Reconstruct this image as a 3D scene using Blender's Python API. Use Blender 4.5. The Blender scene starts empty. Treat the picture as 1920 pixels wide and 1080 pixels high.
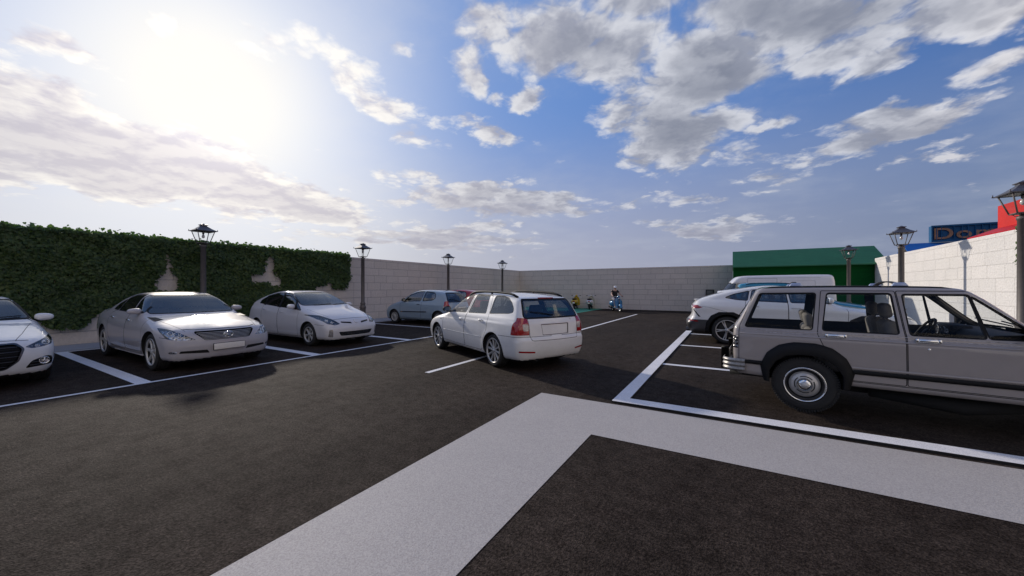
SUN_E, EXPO, SKY_TINT = 3.3, 0.0, (.62, .85, 1.15)
import bpy, bmesh, math, random
import numpy as np
from mathutils import Vector, Matrix

random.seed(7)
RNG = np.random.default_rng(11)
SC = bpy.context.scene
COL = SC.collection
PI = math.pi
rad = math.radians

# ------------------------------------------------------------------ objects
def tag(o, label=None, cat=None, group=None, kind=None):
    if label: o['label'] = label
    if cat: o['category'] = cat
    if group: o['group'] = group
    if kind: o['kind'] = kind
    return o

def empty(name, loc=(0, 0, 0), rz=0.0, parent=None):
    o = bpy.data.objects.new(name, None)
    o.empty_display_size = 0.2
    COL.objects.link(o)
    o.location = loc
    o.rotation_euler = (0, 0, rz)
    if parent is not None: o.parent = parent
    return o

def copy_tree(o, parent=None):
    c = o.copy(); COL.objects.link(c)
    if parent is not None: c.parent = parent
    for ch in [x for x in COL.objects if x.parent == o]:
        copy_tree(ch, c)
    return c

class MB:
    """collects shapes into one mesh"""
    def __init__(s):
        s.bm = bmesh.new(); s.mats = []; s.cur = 0; s.sm = True
    def mat(s, m):
        if m not in s.mats: s.mats.append(m)
        s.cur = s.mats.index(m); return s
    def _fin(s, geom, M=None, smooth=True):
        vs = set(); fs = set()
        for g in geom:
            if isinstance(g, bmesh.types.BMVert): vs.add(g); fs.update(g.link_faces)
            elif isinstance(g, bmesh.types.BMFace): fs.add(g); vs.update(g.verts)
        if M is not None: bmesh.ops.transform(s.bm, matrix=M, verts=list(vs))
        for f in fs: f.material_index = s.cur; f.smooth = smooth
        return vs
    def box(s, x0, x1, y0, y1, z0, z1, bev=0.0, seg=2, M=None, taper=None):
        r = bmesh.ops.create_cube(s.bm, size=1.0)
        for v in r['verts']:
            t = v.co.z + .5
            v.co = Vector(((x0+x1)/2 + v.co.x*(x1-x0), (y0+y1)/2 + v.co.y*(y1-y0), (z0+z1)/2 + v.co.z*(z1-z0)))
            if taper and t > .5:
                v.co.x = (x0+x1)/2 + (v.co.x-(x0+x1)/2)*taper; v.co.y = (y0+y1)/2 + (v.co.y-(y0+y1)/2)*taper
        geom = r['verts']
        if bev > 0:
            ed = set()
            for v in r['verts']: ed.update(v.link_edges)
            b = bmesh.ops.bevel(s.bm, geom=list(ed), offset=bev, segments=seg, profile=.5, affect='EDGES', clamp_overlap=True)
            geom = list(b['verts']) + list(b['faces'])
            for f in list(geom):
                if isinstance(f, bmesh.types.BMFace):
                    for v in f.verts:
                        for g in v.link_faces: geom.append(g)
        s._fin(geom, M, smooth=bev > 0); return s
    def pbox(s, pts, bev=0.0):
        """hexahedron from 8 points: 4 bottom ring, 4 top ring"""
        v = [s.bm.verts.new(p) for p in pts]
        fs = [s.bm.faces.new([v[i] for i in q]) for q in ((3,2,1,0),(4,5,6,7),(0,1,5,4),(1,2,6,5),(2,3,7,6),(3,0,4,7))]
        s._fin(fs, None, False); return s
    def poly(s, pts, smooth=False):
        f = s.bm.faces.new([s.bm.verts.new(p) for p in pts]); s._fin([f], None, smooth); return s
    def grid(s, rows, closed=False, smooth=True):
        vs = [[s.bm.verts.new(p) for p in r] for r in rows]
        n = len(rows[0]); fs = []
        for i in range(len(rows)-1):
            for j in range(n if closed else n-1):
                k = (j+1) % n
                try: fs.append(s.bm.faces.new((vs[i][j], vs[i][k], vs[i+1][k], vs[i+1][j])))
                except ValueError: pass
        s._fin(fs, None, smooth); return vs
    def lathe(s, prof, n=24, M=None, axis='z', cap=True, smooth=True):
        """prof = [(r, h)]; revolve round z (or y when axis='y')"""
        rows = []
        for r, h in prof:
            row = []
            for k in range(n):
                a = 2*PI*k/n
                p = Vector((r*math.cos(a), r*math.sin(a), h))
                if axis == 'y': p = Vector((p.x, p.z, p.y))
                if axis == 'x': p = Vector((p.z, p.x, p.y))
                if M is not None: p = M @ p
                row.append(p)
            rows.append(row)
        vs = s.grid(rows, True, smooth)
        if cap:
            for ring, rr in ((vs[0], prof[0][0]), (vs[-1], prof[-1][0])):
                if rr > 1e-5:
                    try: s._fin([s.bm.faces.new(ring)], None, False)
                    except ValueError: pass
        return s
    def tube(s, pts, r, n=8, cap=True, closed=False):
        pts = [Vector(p) for p in pts]; N = len(pts)
        rs = r if isinstance(r, (list, tuple)) else [r]*N
        rows = []; up = None
        for i, p in enumerate(pts):
            if closed: d = pts[(i+1) % N] - pts[i-1]
            else: d = pts[min(i+1, N-1)] - pts[max(i-1, 0)]
            d.normalize()
            if up is None:
                up = Vector((0, 0, 1)) if abs(d.z) < .9 else Vector((1, 0, 0))
            a = d.cross(up)
            if a.length < 1e-6: a = d.cross(Vector((0, 1, 0)))
            a.normalize(); b = a.cross(d); up = b
            rows.append([p + (a*math.cos(2*PI*k/n) + b*math.sin(2*PI*k/n))*rs[i] for k in range(n)])
        if closed: rows.append(rows[0])
        vs = s.grid(rows, True)
        if closed: bmesh.ops.remove_doubles(s.bm, verts=[v for q in vs for v in q], dist=1e-6)
        elif cap:
            for ring in (vs[0], vs[-1]):
                try: s._fin([s.bm.faces.new(ring)], None, False)
                except ValueError: pass
        return s
    def ell(s, c, r, M=None, u=20, v=12):
        g = bmesh.ops.create_uvsphere(s.bm, u_segments=u, v_segments=v, radius=1.0)
        T = Matrix.Translation(c) @ (M if M is not None else Matrix()) @ Matrix.Diagonal((r[0], r[1], r[2], 1))
        s._fin(g['verts'], T, True); return s
    def build(s, name, parent=None, mats=None, loc=None, rz=None):
        bmesh.ops.recalc_face_normals(s.bm, faces=s.bm.faces[:])
        me = bpy.data.meshes.new(name); s.bm.to_mesh(me); s.bm.free()
        for m in (mats or s.mats): me.materials.append(m)
        o = bpy.data.objects.new(name, me); COL.objects.link(o)
        if parent is not None: o.parent = parent
        if loc is not None: o.location = loc
        if rz is not None: o.rotation_euler = (0, 0, rz)
        return o

# ---------------------------------------------------------------- materials
def new_mat(name):
    m = bpy.data.materials.new(name); m.use_nodes = True
    nt = m.node_tree; nt.nodes.clear()
    out = nt.nodes.new('ShaderNodeOutputMaterial')
    return m, nt, out

def N(nt, t, **k):
    n = nt.nodes.new('ShaderNode' + t)
    for a, b in k.items(): setattr(n, a, b)
    return n

def pbsdf(nt, out, color=(.5, .5, .5), rough=.5, metal=0., coat=0., coat_rough=.03, spec=.5, **k):
    p = N(nt, 'BsdfPrincipled')
    p.inputs['Base Color'].default_value = (*color, 1)
    p.inputs['Roughness'].default_value = rough
    p.inputs['Metallic'].default_value = metal
    p.inputs['Coat Weight'].default_value = coat
    p.inputs['Coat Roughness'].default_value = coat_rough
    p.inputs['Specular IOR Level'].default_value = spec
    nt.links.new(p.outputs[0], out.inputs[0])
    return p

def noise(nt, scale, detail=4, rough=.55, vec=None, dim='3D'):
    n = N(nt, 'TexNoise'); n.noise_dimensions = dim
    n.inputs['Scale'].default_value = scale; n.inputs['Detail'].default_value = detail; n.inputs['Roughness'].default_value = rough
    if vec is not None: nt.links.new(vec, n.inputs['Vector'])
    return n

def ramp(nt, src, stops):
    r = N(nt, 'ValToRGB'); cr = r.color_ramp
    while len(cr.elements) < len(stops): cr.elements.new(.5)
    for e, (p, c) in zip(cr.elements, stops):
        e.position = p; e.color = (*c, 1) if len(c) == 3 else c
    nt.links.new(src, r.inputs[0]); return r

def bump(nt, src, p, strength=.3, dist=.01, prev=None):
    b = N(nt, 'Bump'); b.inputs['Strength'].default_value = strength; b.inputs['Distance'].default_value = dist
    nt.links.new(src, b.inputs['Height'])
    if prev is not None: nt.links.new(prev.outputs[0], b.inputs['Normal'])
    nt.links.new(b.outputs[0], p.inputs['Normal']); return b

def simple(name, color, rough=.5, metal=0., coat=0., spec=.5, vary=0., scale=30., bstr=0., bscale=80., bdist=.002, **k):
    m, nt, out = new_mat(name)
    p = pbsdf(nt, out, color, rough, metal, coat, spec=spec, **k)
    tc = N(nt, 'TexCoord')
    if vary > 0:
        n = noise(nt, scale, 5, .6, tc.outputs['Object'])
        a = tuple(c*(1-vary) for c in color); b = tuple(min(1, c*(1+vary)) for c in color)
        r = ramp(nt, n.outputs[0], [(.3, a), (.7, b)]); nt.links.new(r.outputs[0], p.inputs['Base Color'])
    if bstr > 0:
        n2 = noise(nt, bscale, 4, .6, tc.outputs['Object']); bump(nt, n2.outputs[0], p, bstr, bdist)
    return m

def paint(name, color, metal=.0, rough=.35, flake=0., coat=1.0, ior=1.5):
    m, nt, out = new_mat(name)
    p = pbsdf(nt, out, color, rough, metal, coat, .05, spec=.15); p.inputs['Coat IOR'].default_value = ior
    tc = N(nt, 'TexCoord')
    n = noise(nt, 9, 6, .65, tc.outputs['Object'])      # faint road film
    r = ramp(nt, n.outputs[0], [(.3, tuple(c*.94 for c in color)), (.75, color)])
    nt.links.new(r.outputs[0], p.inputs['Base Color'])
    mr = N(nt, 'MapRange'); mr.inputs[3].default_value = rough*.85; mr.inputs[4].default_value = min(1, rough*1.2)
    nt.links.new(n.outputs[0], mr.inputs[0]); nt.links.new(mr.outputs[0], p.inputs['Roughness'])
    if flake > 0:
        v = N(nt, 'TexVoronoi'); v.inputs['Scale'].default_value = 900; nt.links.new(tc.outputs['Object'], v.inputs['Vector'])
        bump(nt, v.outputs['Color'], p, flake, .0006)
    return m

def glass(name, tint=(.75, .8, .82), rough=.0, fres=1.5, dirt=.03, boost=1.0):
    """thin pane: fresnel mirror over a tinted see-through sheet"""
    m, nt, out = new_mat(name)
    tr = N(nt, 'BsdfTransparent'); tr.inputs[0].default_value = (*tint, 1)
    gl = N(nt, 'BsdfGlossy'); gl.inputs[0].default_value = (1, 1, 1, 1); gl.inputs['Roughness'].default_value = rough
    lw = N(nt, 'LayerWeight'); lw.inputs[0].default_value = .5      # same mirror strength from both faces of the sheet
    pw = N(nt, 'Math', operation='POWER'); pw.inputs[1].default_value = 5; nt.links.new(lw.outputs['Facing'], pw.inputs[0])
    r0 = min(.5, ((fres-1)/(fres+1))**2*2*boost)
    ma = N(nt, 'Math', operation='MULTIPLY_ADD'); ma.use_clamp = True; ma.inputs[1].default_value = (.75 if fres > 1.2 else .35)-r0; ma.inputs[2].default_value = r0
    nt.links.new(pw.outputs[0], ma.inputs[0]); mx = N(nt, 'MixShader'); nt.links.new(ma.outputs[0], mx.inputs[0])
    nt.links.new(tr.outputs[0], mx.inputs[1]); nt.links.new(gl.outputs[0], mx.inputs[2])
    df = N(nt, 'BsdfDiffuse'); df.inputs[0].default_value = (.25, .25, .25, 1)
    m2 = N(nt, 'MixShader'); m2.inputs[0].default_value = dirt
    nt.links.new(mx.outputs[0], m2.inputs[1]); nt.links.new(df.outputs[0], m2.inputs[2])
    nt.links.new(m2.outputs[0], out.inputs[0]); return m

M = {}
M['black_trim'] = simple('black_trim', (.009, .009, .010), .6, spec=.18, bstr=.1, bscale=300)
M['rubber'] = simple('tyre_rubber', (.018, .018, .019), .8, vary=.2, scale=20, bstr=.25, bscale=120)
M['seam'] = simple('panel_gap', (.004, .004, .004), .9)
M['under'] = simple('underbody_and_shade', (.010, .010, .010), .9)
M['cloth_dark'] = simple('dark_cloth', (.018, .019, .022), .9, bstr=.2, bscale=200)
M['cloth_grey'] = simple('grey_cloth', (.16, .145, .13), .9, vary=.15, scale=12, bstr=.3, bscale=260)
M['cloth_beige'] = simple('beige_cloth', (.24, .21, .18), .9, vary=.12, scale=12, bstr=.3, bscale=260)
M['chrome'] = simple('chrome', (.78, .79, .8), .12, metal=1., vary=.06, scale=40)
M['alloy'] = simple('alloy', (.46, .45, .44), .34, metal=.35, vary=.08, scale=30, coat=.6)
M['alloy_dark'] = simple('dark_alloy', (.10, .10, .105), .35, metal=.8)
M['disc'] = simple('disc_and_gap_shade', (.014, .013, .013), .6, metal=.3)  # near black, so the space behind the spokes reads as shade
M['mirror'] = simple('mirror_face', (.6, .62, .65), .03, metal=1.)
M['plate'] = simple('plate', (.72, .68, .62), .4, vary=.04)
M['red_lens'] = simple('red_lens', (.30, .010, .012), .12, coat=1., vary=.35, scale=60)
M['clear_lens'] = simple('clear_lens', (.42, .38, .36), .12, coat=1., vary=.4, scale=70)
M['amber_lens'] = simple('amber_lens', (.6, .22, .03), .15, coat=1., vary=.2, scale=60)
M['lens'] = glass('lens_cover', (.9, .92, .95), .0, 1.5, .02)
M['projector'] = simple('projector_lens', (.05, .10, .20), .05, metal=.3, coat=1.)
m, nt, out = new_mat('lamp_bowl'); p = pbsdf(nt, out, (.4, .41, .43), .22, .85)
tc = N(nt, 'TexCoord'); v = N(nt, 'TexVoronoi'); v.inputs['Scale'].default_value = 22; nt.links.new(tc.outputs['Object'], v.inputs['Vector'])
r = ramp(nt, v.outputs['Distance'], [(.1, (.05, .05, .055)), (.5, (.45, .46, .48)), (.8, (.7, .72, .75))]); nt.links.new(r.outputs[0], p.inputs['Base Color'])
bump(nt, v.outputs['Distance'], p, .8, .03); M['bowl'] = m
m, nt, out = new_mat('lamp_bowl_dark'); p = pbsdf(nt, out, (.05, .05, .055), .25, .6)
tc = N(nt, 'TexCoord'); v = N(nt, 'TexVoronoi'); v.inputs['Scale'].default_value = 26; nt.links.new(tc.outputs['Object'], v.inputs['Vector'])
r = ramp(nt, v.outputs['Distance'], [(.15, (.01, .01, .012)), (.55, (.10, .10, .11)), (.85, (.4, .4, .42))]); nt.links.new(r.outputs[0], p.inputs['Base Color'])
bump(nt, v.outputs['Distance'], p, .8, .03); M['bowl_dark'] = m
M['glass'] = glass('car_glass', (.40, .43, .44), 0., 1.5, .006, 1.4)
M['glass_dark'] = glass('tinted_glass', (.22, .24, .25), 0., 1.5, .02, 1.6)
M['glass_plain'] = glass('plain_car_glass', (.93, .95, .96), 0., 1.16, .006, 1.0)
M['glass_clear'] = glass('clear_car_glass', (.90, .93, .94), 0., 1.5, .008, 1.3)
# ------------------------------------------------------- camera, sun and sky
H = 1.57
cam = bpy.data.cameras.new('camera'); cam.lens = 36*694/1920; cam.sensor_width = 36; cam.clip_end = 2000; cam.clip_start = .05
co = bpy.data.objects.new('camera', cam); COL.objects.link(co)
co.location = (0, 0, H); co.rotation_euler = (PI/2, 0, math.atan(411/694)); SC.camera = co

SUN_AZ, SUN_EL = rad(-69.93), rad(21.87)
SD = Vector((math.sin(SUN_AZ)*math.cos(SUN_EL), math.cos(SUN_AZ)*math.cos(SUN_EL), math.sin(SUN_EL)))
sl = bpy.data.lights.new('sun', 'SUN'); sl.energy = SUN_E; sl.angle = rad(2.0); sl.color = (1, .91, .80)
so = bpy.data.objects.new('sun', sl); COL.objects.link(so); so.rotation_euler = SD.to_track_quat('Z', 'Y').to_euler(); so.location = (-20, 10, 20)

SC.view_settings.view_transform = 'Standard'; SC.view_settings.look = 'None'
SC.view_settings.exposure = EXPO; SC.view_settings.gamma = 1; SC.view_settings.use_curve_mapping = False

W = bpy.data.worlds.new('World'); SC.world = W; W.use_nodes = True
nt = W.node_tree; nt.nodes.clear(); L = nt.links.new
wo = N(nt, 'OutputWorld'); bg = N(nt, 'Background'); bg.inputs[1].default_value = .1; L(bg.outputs[0], wo.inputs[0])
sky = N(nt, 'TexSky'); sky.sky_type = 'NISHITA'; sky.sun_disc = False; sky.sun_elevation = SUN_EL; sky.sun_rotation = SUN_AZ
sky.air_density = 1.0; sky.dust_density = 1.2; sky.ozone_density = 1.6
tc = N(nt, 'TexCoord'); DIR = tc.outputs['Generated']
def math_(op, a, b=None, c=None, clamp=False):
    n = N(nt, 'Math', operation=op); n.use_clamp = clamp
    for i, x in enumerate((a, b, c)):
        if x is None: continue
        if isinstance(x, (int, float)): n.inputs[i].default_value = x
        else: L(x, n.inputs[i])
    return n.outputs[0]
def vmath(op, a, b=None, scale=None):
    n = N(nt, 'VectorMath', operation=op)
    for i, x in enumerate((a, b)):
        if x is None: continue
        if isinstance(x, (tuple, list)): n.inputs[i].default_value = x
        else: L(x, n.inputs[i])
    if scale is not None: n.inputs['Scale'].default_value = scale
    return n
def smooth(x, a, b, lo=0., hi=1.):
    n = N(nt, 'MapRange', interpolation_type='SMOOTHSTEP'); n.clamp = True
    L(x, n.inputs[0])
    for i, q in enumerate((a, b, lo, hi)): n.inputs[i+1].default_value = q
    return n.outputs[0]
def mixc(f, a, b, mode='MIX'):
    n = N(nt, 'MixRGB', blend_type=mode)
    for s, x in ((0, f), (1, a), (2, b)):
        if isinstance(x, (int, float)): n.inputs[s].default_value = x
        elif isinstance(x, tuple): n.inputs[s].default_value = (*x, 1)
        else: L(x, n.inputs[s])
    return n.outputs[0]
nrm = vmath('NORMALIZE', DIR).outputs[0]
sep = N(nt, 'SeparateXYZ'); L(nrm, sep.inputs[0])
az = math_('MULTIPLY', math_('ARCTAN2', sep.outputs[0], sep.outputs[1]), 180/PI)
el = math_('MULTIPLY', math_('ARCSINE', sep.outputs[2]), 180/PI)
# cloud-deck coordinates (a flat layer overhead, foreshortened towards the horizon)
zz = math_('ADD', math_('MAXIMUM', sep.outputs[2], 0.0), .16)
cmb = N(nt, 'CombineXYZ'); L(math_('DIVIDE', sep.outputs[0], zz), cmb.inputs[0]); L(math_('DIVIDE', sep.outputs[1], zz), cmb.inputs[1])
deck = cmb.outputs[0]
def billow(vec):
    """torn cumulus texture, about -.5 .. .5"""
    w_ = noise(nt, 3.0, 4, .6, vec)
    wv = vmath('ADD', vec, vmath('MULTIPLY', vmath('SUBTRACT', w_.outputs['Color'], (.5, .5, .5)).outputs[0], (.32, .32, 0)).outputs[0]).outputs[0]
    vo = N(nt, 'TexVoronoi'); vo.feature = 'F1'; vo.inputs['Scale'].default_value = 4.2; vo.inputs['Detail'].default_value = 4; vo.inputs['Roughness'].default_value = .55
    L(wv, vo.inputs['Vector'])
    n1 = noise(nt, 2.6, 7, .62, vec)
    return math_('ADD', math_('MULTIPLY', math_('SUBTRACT', .45, vo.outputs['Distance']), .9), math_('MULTIPLY', math_('SUBTRACT', n1.outputs[0], .5), 1.5))
tex = billow(deck)
sdx, sdy = math.sin(SUN_AZ), math.cos(SUN_AZ)
tex_s = billow(vmath('ADD', deck, (sdx*.075, sdy*.075, 0)).outputs[0])
n_big = noise(nt, 1.1, 3, .6, deck); n_mid = noise(nt, 3.2, 5, .64, deck)
# sky positions, edges torn by noise
ang = N(nt, 'CombineXYZ'); L(az, ang.inputs[0]); L(el, ang.inputs[1])
wn = noise(nt, 2.0, 7, .62, deck)
warp = vmath('MULTIPLY', vmath('SUBTRACT', wn.outputs['Color'], (.5, .5, .5)).outputs[0], (13., 9., 0)).outputs[0]
P = vmath('ADD', ang.outputs[0], warp).outputs[0]
CLOUDS = [  # azimuth, elevation, half-length, half-height, tilt, weight
 (-35.6,35.7,11.,3.9,-14,1.),(-37.2,31.0,3.6,4.6,-52,.9),(-22.4,34.4,12.0,4.6,-13,1.1),(-7.6,22.0,10.,5.6,-22,1.5),(-2.6,27.5,11.5,4.8,-6,1.3),(4.6,31.6,15.1,4.2,-16,1.3),(-14.,31.,9.,4.5,-10,1.2),(9.5,26.,6.,3.,5,1.1),(-12.5,36.5,12.,3.6,-8,1.2),
 (13.8,23.4,5.0,2.7,10,1.),(19.5,26.2,7.0,3.2,-8,1.1),(16.2,17.2,6.4,2.2,5,1.15),(17.7,13.9,5.0,1.2,5,1.0),(3.5,18.8,3.0,1.3,8,.8),
 (5.7,14.3,3.3,1.3,-1,.75),(-.7,12.3,6.5,1.0,-1,.6),(-51.2,25.9,12.0,3.0,-20,.95),(-33.1,23.5,8.2,1.4,-11,.85),(-60.6,28.2,7.0,2.4,-1,.8),
 (-83.,22.9,3.8,2.1,-3,.9),(-80.7,22.4,2.9,1.2,-12,.8),(-74.6,27.9,2.4,1.6,-13,.9),(-77.1,13.7,15.5,4.2,-6,2.),(-63.3,12.0,13.1,2.6,-7,1.8),(-87.9,13.2,9.0,5.,8,2.),
 (-33.1,13.4,16.8,2.8,-4,1.2),(-2.6,8.1,7.9,1.6,-5,1.2),(-43.6,7.6,20.,2.1,-1,1.1),(-12.,12.4,9.,1.2,-2,.8),(2.,16.5,5.,1.3,4,.7),(24.,21.,6.,1.6,4,.8),(9.,15.5,6.,1.,3,.7),(-46.7,31.4,2.2,1.4,7,.7),(-27.3,27.1,4.0,1.7,14,.8),(-20.,20.9,2.4,1.0,-4,.6),(-36.4,29.2,3.0,2.6,-53,.9),(-33.1,27.1,2.8,1.1,1,.7),
 (70.,30.,20.,8.,-10,1.2),(110.,24.,22.,9.,0,1.25),(150.,34.,26.,11.,10,1.3),(-150.,32.,24.,12.,0,1.3),(-120.,24.,14.,7.,-8,1.2),(178.,14.,40.,7.,3,1.3),(120.,52.,30.,11.,0,1.2),(-170.,60.,60.,12.,0,1.2)]
dens = None
for a, e, hl, hh, tl, wgt in CLOUDS:
    mp = N(nt, 'Mapping', vector_type='TEXTURE'); L(P, mp.inputs[0])
    mp.inputs['Location'].default_value = (a, e, 0); mp.inputs['Rotation'].default_value = (0, 0, rad(tl)); mp.inputs['Scale'].default_value = (hl*1.15, hh*1.15, 1)
    ln = vmath('LENGTH', mp.outputs[0]).outputs['Value']
    d = smooth(ln, 1.55, 0., 0., wgt)
    dens = d if dens is None else math_('MAXIMUM', dens, d)
# flat grey undersides of the bigger masses
DARK = [(-6.6,21.6,8.2,3.6,-22),(-1.6,26.,8.,2.4,-6),(8.,30.,11.,2.2,-14),(-33.1,12.3,13.5,1.7,-4),(-2.6,7.6,6.2,.95,-5),(-43.6,7.0,17.,1.2,-1),(16.6,16.3,4.5,.9,5),(-22.,33.,7.,1.8,-13)]
dark = None
for a, e, hl, hh, tl in DARK:
    mp = N(nt, 'Mapping', vector_type='TEXTURE'); L(P, mp.inputs[0])
    mp.inputs['Location'].default_value = (a, e, 0); mp.inputs['Rotation'].default_value = (0, 0, rad(tl)); mp.inputs['Scale'].default_value = (hl, hh, 1)
    d = smooth(vmath('LENGTH', mp.outputs[0]).outputs['Value'], 1.35, .2)
    dark = d if dark is None else math_('MAXIMUM', dark, d)
# density: placed masses plus torn detail
D = math_('ADD', math_('MULTIPLY', dens, 1.15), math_('MULTIPLY', math_('ADD', tex, .22), .95))
cover = smooth(D, .17, .72)
thick = smooth(D, .58, 1.45)
lit = smooth(math_('SUBTRACT', tex, tex_s), -.40, .34)
veil = math_('MULTIPLY', smooth(math_('ADD', n_big.outputs[0], math_('MULTIPLY', math_('SUBTRACT', n_mid.outputs[0], .5), .5)), .42, .80), .26)
# sun closeness
sd = N(nt, 'VectorMath', operation='DOT_PRODUCT'); L(nrm, sd.inputs[0]); sd.inputs[1].default_value = tuple(SD)
cs = math_('MAXIMUM', sd.outputs['Value'], 0.)
g_core = math_('MULTIPLY', math_('POWER', cs, 160.), 5.)
g_mid = math_('MULTIPLY', math_('POWER', cs, 22.), .5)
g_wide = math_('MULTIPLY', math_('POWER', cs, 5.), .25)
near = math_('POWER', cs, 8.)
glow = math_('ADD', math_('ADD', g_core, g_mid), g_wide)
# clear air
up = smooth(el, 4., 34.)
blue = mixc(up, (1.3, 2.4, 5.0), (.40, 1.28, 3.9))
farb = smooth(cs, -.05, .85)
blue = mixc(farb, blue, (1.5, 2.85, 6.3))
skyc = mixc(.88, mixc(1., sky.outputs[0], SKY_TINT, 'MULTIPLY'), blue)
hz = smooth(el, 27., 1.)
far = smooth(cs, -.2, .75)
hazecol = mixc(near, mixc(far, (1.8, 2.2, 3.25), (4.2, 4.2, 5.0)), (9.6, 9.0, 7.9))
air = mixc(math_('MULTIPLY', hz, .88), skyc, hazecol)
glc = mixc(1., mixc(near, (.75, .88, 1.), (1., .97, .93)), glow, 'MULTIPLY')
air = mixc(1., air, glc, 'ADD')
wl = N(nt, 'MapRange'); wl.clamp = True; L(cs, wl.inputs[0]); wl.inputs[1].default_value = .40; wl.inputs[2].default_value = 1.0
air = mixc(math_('POWER', wl.outputs[0], 8.5), air, (8.3, 8.6, 9.5))
air = mixc(math_('POWER', wl.outputs[0], 44.), air, (11., 10.6, 9.7))
# clouds: bright torn rims facing the sun, grey undersides
rim = mixc(near, (6.6, 6.8, 7.5), (12., 11.4, 10.4))
shade = mixc(near, (3.1, 3.35, 4.2), (7.3, 6.9, 7.8))
core = mixc(near, (2.2, 2.45, 3.2), (6.9, 6.5, 7.4))
# unseen clouds opposite the sun, brightened and warmed to fill the shaded walls
back = smooth(sd.outputs['Value'], .25, -.45)
rim = mixc(back, rim, (15., 13., 11.)); shade = mixc(back, shade, (9.5, 8.3, 7.3)); core = mixc(back, core, (7.5, 6.6, 6.0))
cl = mixc(math_('MULTIPLY', lit, math_('SUBTRACT', 1., math_('MULTIPLY', thick, .62))), mixc(thick, shade, core), rim)
cl = mixc(math_('MULTIPLY', dark, .62), cl, mixc(smooth(el, 20., 6.), core, mixc(far, (2.0, 2.35, 3.3), (3.6, 3.6, 4.6))))
cl = mixc(math_('MULTIPLY', hz, .35), cl, hazecol)
cl = mixc(1., cl, mixc(1., (1., .97, .9), math_('ADD', math_('MULTIPLY', g_core, .5), math_('MULTIPLY', g_mid, .15)), 'MULTIPLY'), 'ADD')
veilc = mixc(near, (5.0, 5.4, 6.2), (10., 9.6, 9.2))
full = mixc(veil, air, veilc)
full = mixc(cover, full, cl)
L(full, bg.inputs[0])
W.cycles.sampling_method = 'MANUAL'; W.cycles.sample_map_resolution = 512
# ------------------------------------------------------------------- ground
def asphalt(name):
    m, nt, out = new_mat(name); p = pbsdf(nt, out, (.045, .042, .04), .88, spec=.10)
    tc = N(nt, 'TexCoord'); V = tc.outputs['Object']
    mpn = N(nt, 'Mapping'); mpn.inputs['Scale'].default_value = (1, .35, 1); nt.links.new(V, mpn.inputs[0])
    a = noise(nt, .9, 6, .62, mpn.outputs[0]); b = noise(nt, 8., 7, .75, V); g = noise(nt, 48., 3, .75, V); vo = N(nt, 'TexVoronoi'); vo.inputs['Scale'].default_value = 95; nt.links.new(V, vo.inputs['Vector'])
    r1 = ramp(nt, a.outputs[0], [(.40, (.025, .0190, .0162)), (.60, (.038, .0292, .0245))])
    r2 = ramp(nt, b.outputs[0], [(.40, (.76, .75, .74)), (.60, (1.22, 1.20, 1.18))])
    r3 = ramp(nt, g.outputs[0], [(.40, (.5, .5, .5)), (.63, (1.6, 1.6, 1.6))])
    r4 = ramp(nt, vo.outputs['Color'], [(.0, (.75, .75, .75)), (.8, (1.0, 1., 1.)), (1., (1.7, 1.66, 1.6))])
    c = r1.outputs[0]
    for r in (r2, r3, r4):
        mx = N(nt, 'MixRGB', blend_type='MULTIPLY'); mx.inputs[0].default_value = 1; nt.links.new(c, mx.inputs[1]); nt.links.new(r.outputs[0], mx.inputs[2]); c = mx.outputs[0]
    nt.links.new(c, p.inputs['Base Color'])
    mr = N(nt, 'MapRange'); mr.inputs[3].default_value = .78; mr.inputs[4].default_value = .95; nt.links.new(b.outputs[0], mr.inputs[0]); nt.links.new(mr.outputs[0], p.inputs['Roughness'])
    # worn and dusty patches shine less than the bare binder
    big = noise(nt, 3.2, 7, .75, V); mm = N(nt, 'Math', operation='ADD'); nt.links.new(big.outputs[0], mm.inputs[0]); nt.links.new(b.outputs[0], mm.inputs[1])
    m3 = N(nt, 'Math', operation='MULTIPLY_ADD'); m3.inputs[1].default_value = .6; nt.links.new(g.outputs[0], m3.inputs[0]); nt.links.new(mm.outputs[0], m3.inputs[2])
    sr = N(nt, 'MapRange'); sr.inputs[1].default_value = 1.12; sr.inputs[2].default_value = 1.5; sr.inputs[3].default_value = .045; sr.inputs[4].default_value = .125
    nt.links.new(m3.outputs[0], sr.inputs[0]); nt.links.new(sr.outputs[0], p.inputs['Specular IOR Level']); p.inputs['Specular Tint'].default_value = (1, .84, .70, 1)
    b1 = bump(nt, g.outputs[0], p, .55, .012); b2 = bump(nt, vo.outputs['Distance'], p, .5, .008, b1)
    return m
def whitepaint(name, col, wear=.12, sc=130.):
    m, nt, out = new_mat(name); p = pbsdf(nt, out, col, .7, spec=.3)
    tc = N(nt, 'TexCoord'); V = tc.outputs['Object']
    a = noise(nt, 2., 6, .65, V); g = noise(nt, sc, 3, .7, V)
    r1 = ramp(nt, a.outputs[0], [(.3, tuple(c*(1-wear) for c in col)), (.7, col)])
    r3 = ramp(nt, g.outputs[0], [(.35, (.72, .72, .73)), (.62, (1.08, 1.08, 1.08))])
    mx = N(nt, 'MixRGB', blend_type='MULTIPLY'); mx.inputs[0].default_value = 1; nt.links.new(r1.outputs[0], mx.inputs[1]); nt.links.new(r3.outputs[0], mx.inputs[2])
    nt.links.new(mx.outputs[0], p.inputs['Base Color']); bump(nt, g.outputs[0], p, .45, .008)
    return m
M['asphalt'] = asphalt('asphalt')
M['mark'] = whitepaint('white_marking', (.78, .765, .78))
M['mark_wide'] = whitepaint('pale_marking', (.42, .39, .372), .06, 100.)
M['green_ground'] = whitepaint('green_paint', (.05, .30, .20), .15)
M['pavement'] = whitepaint('pavement', (.36, .37, .40), .1)

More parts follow.
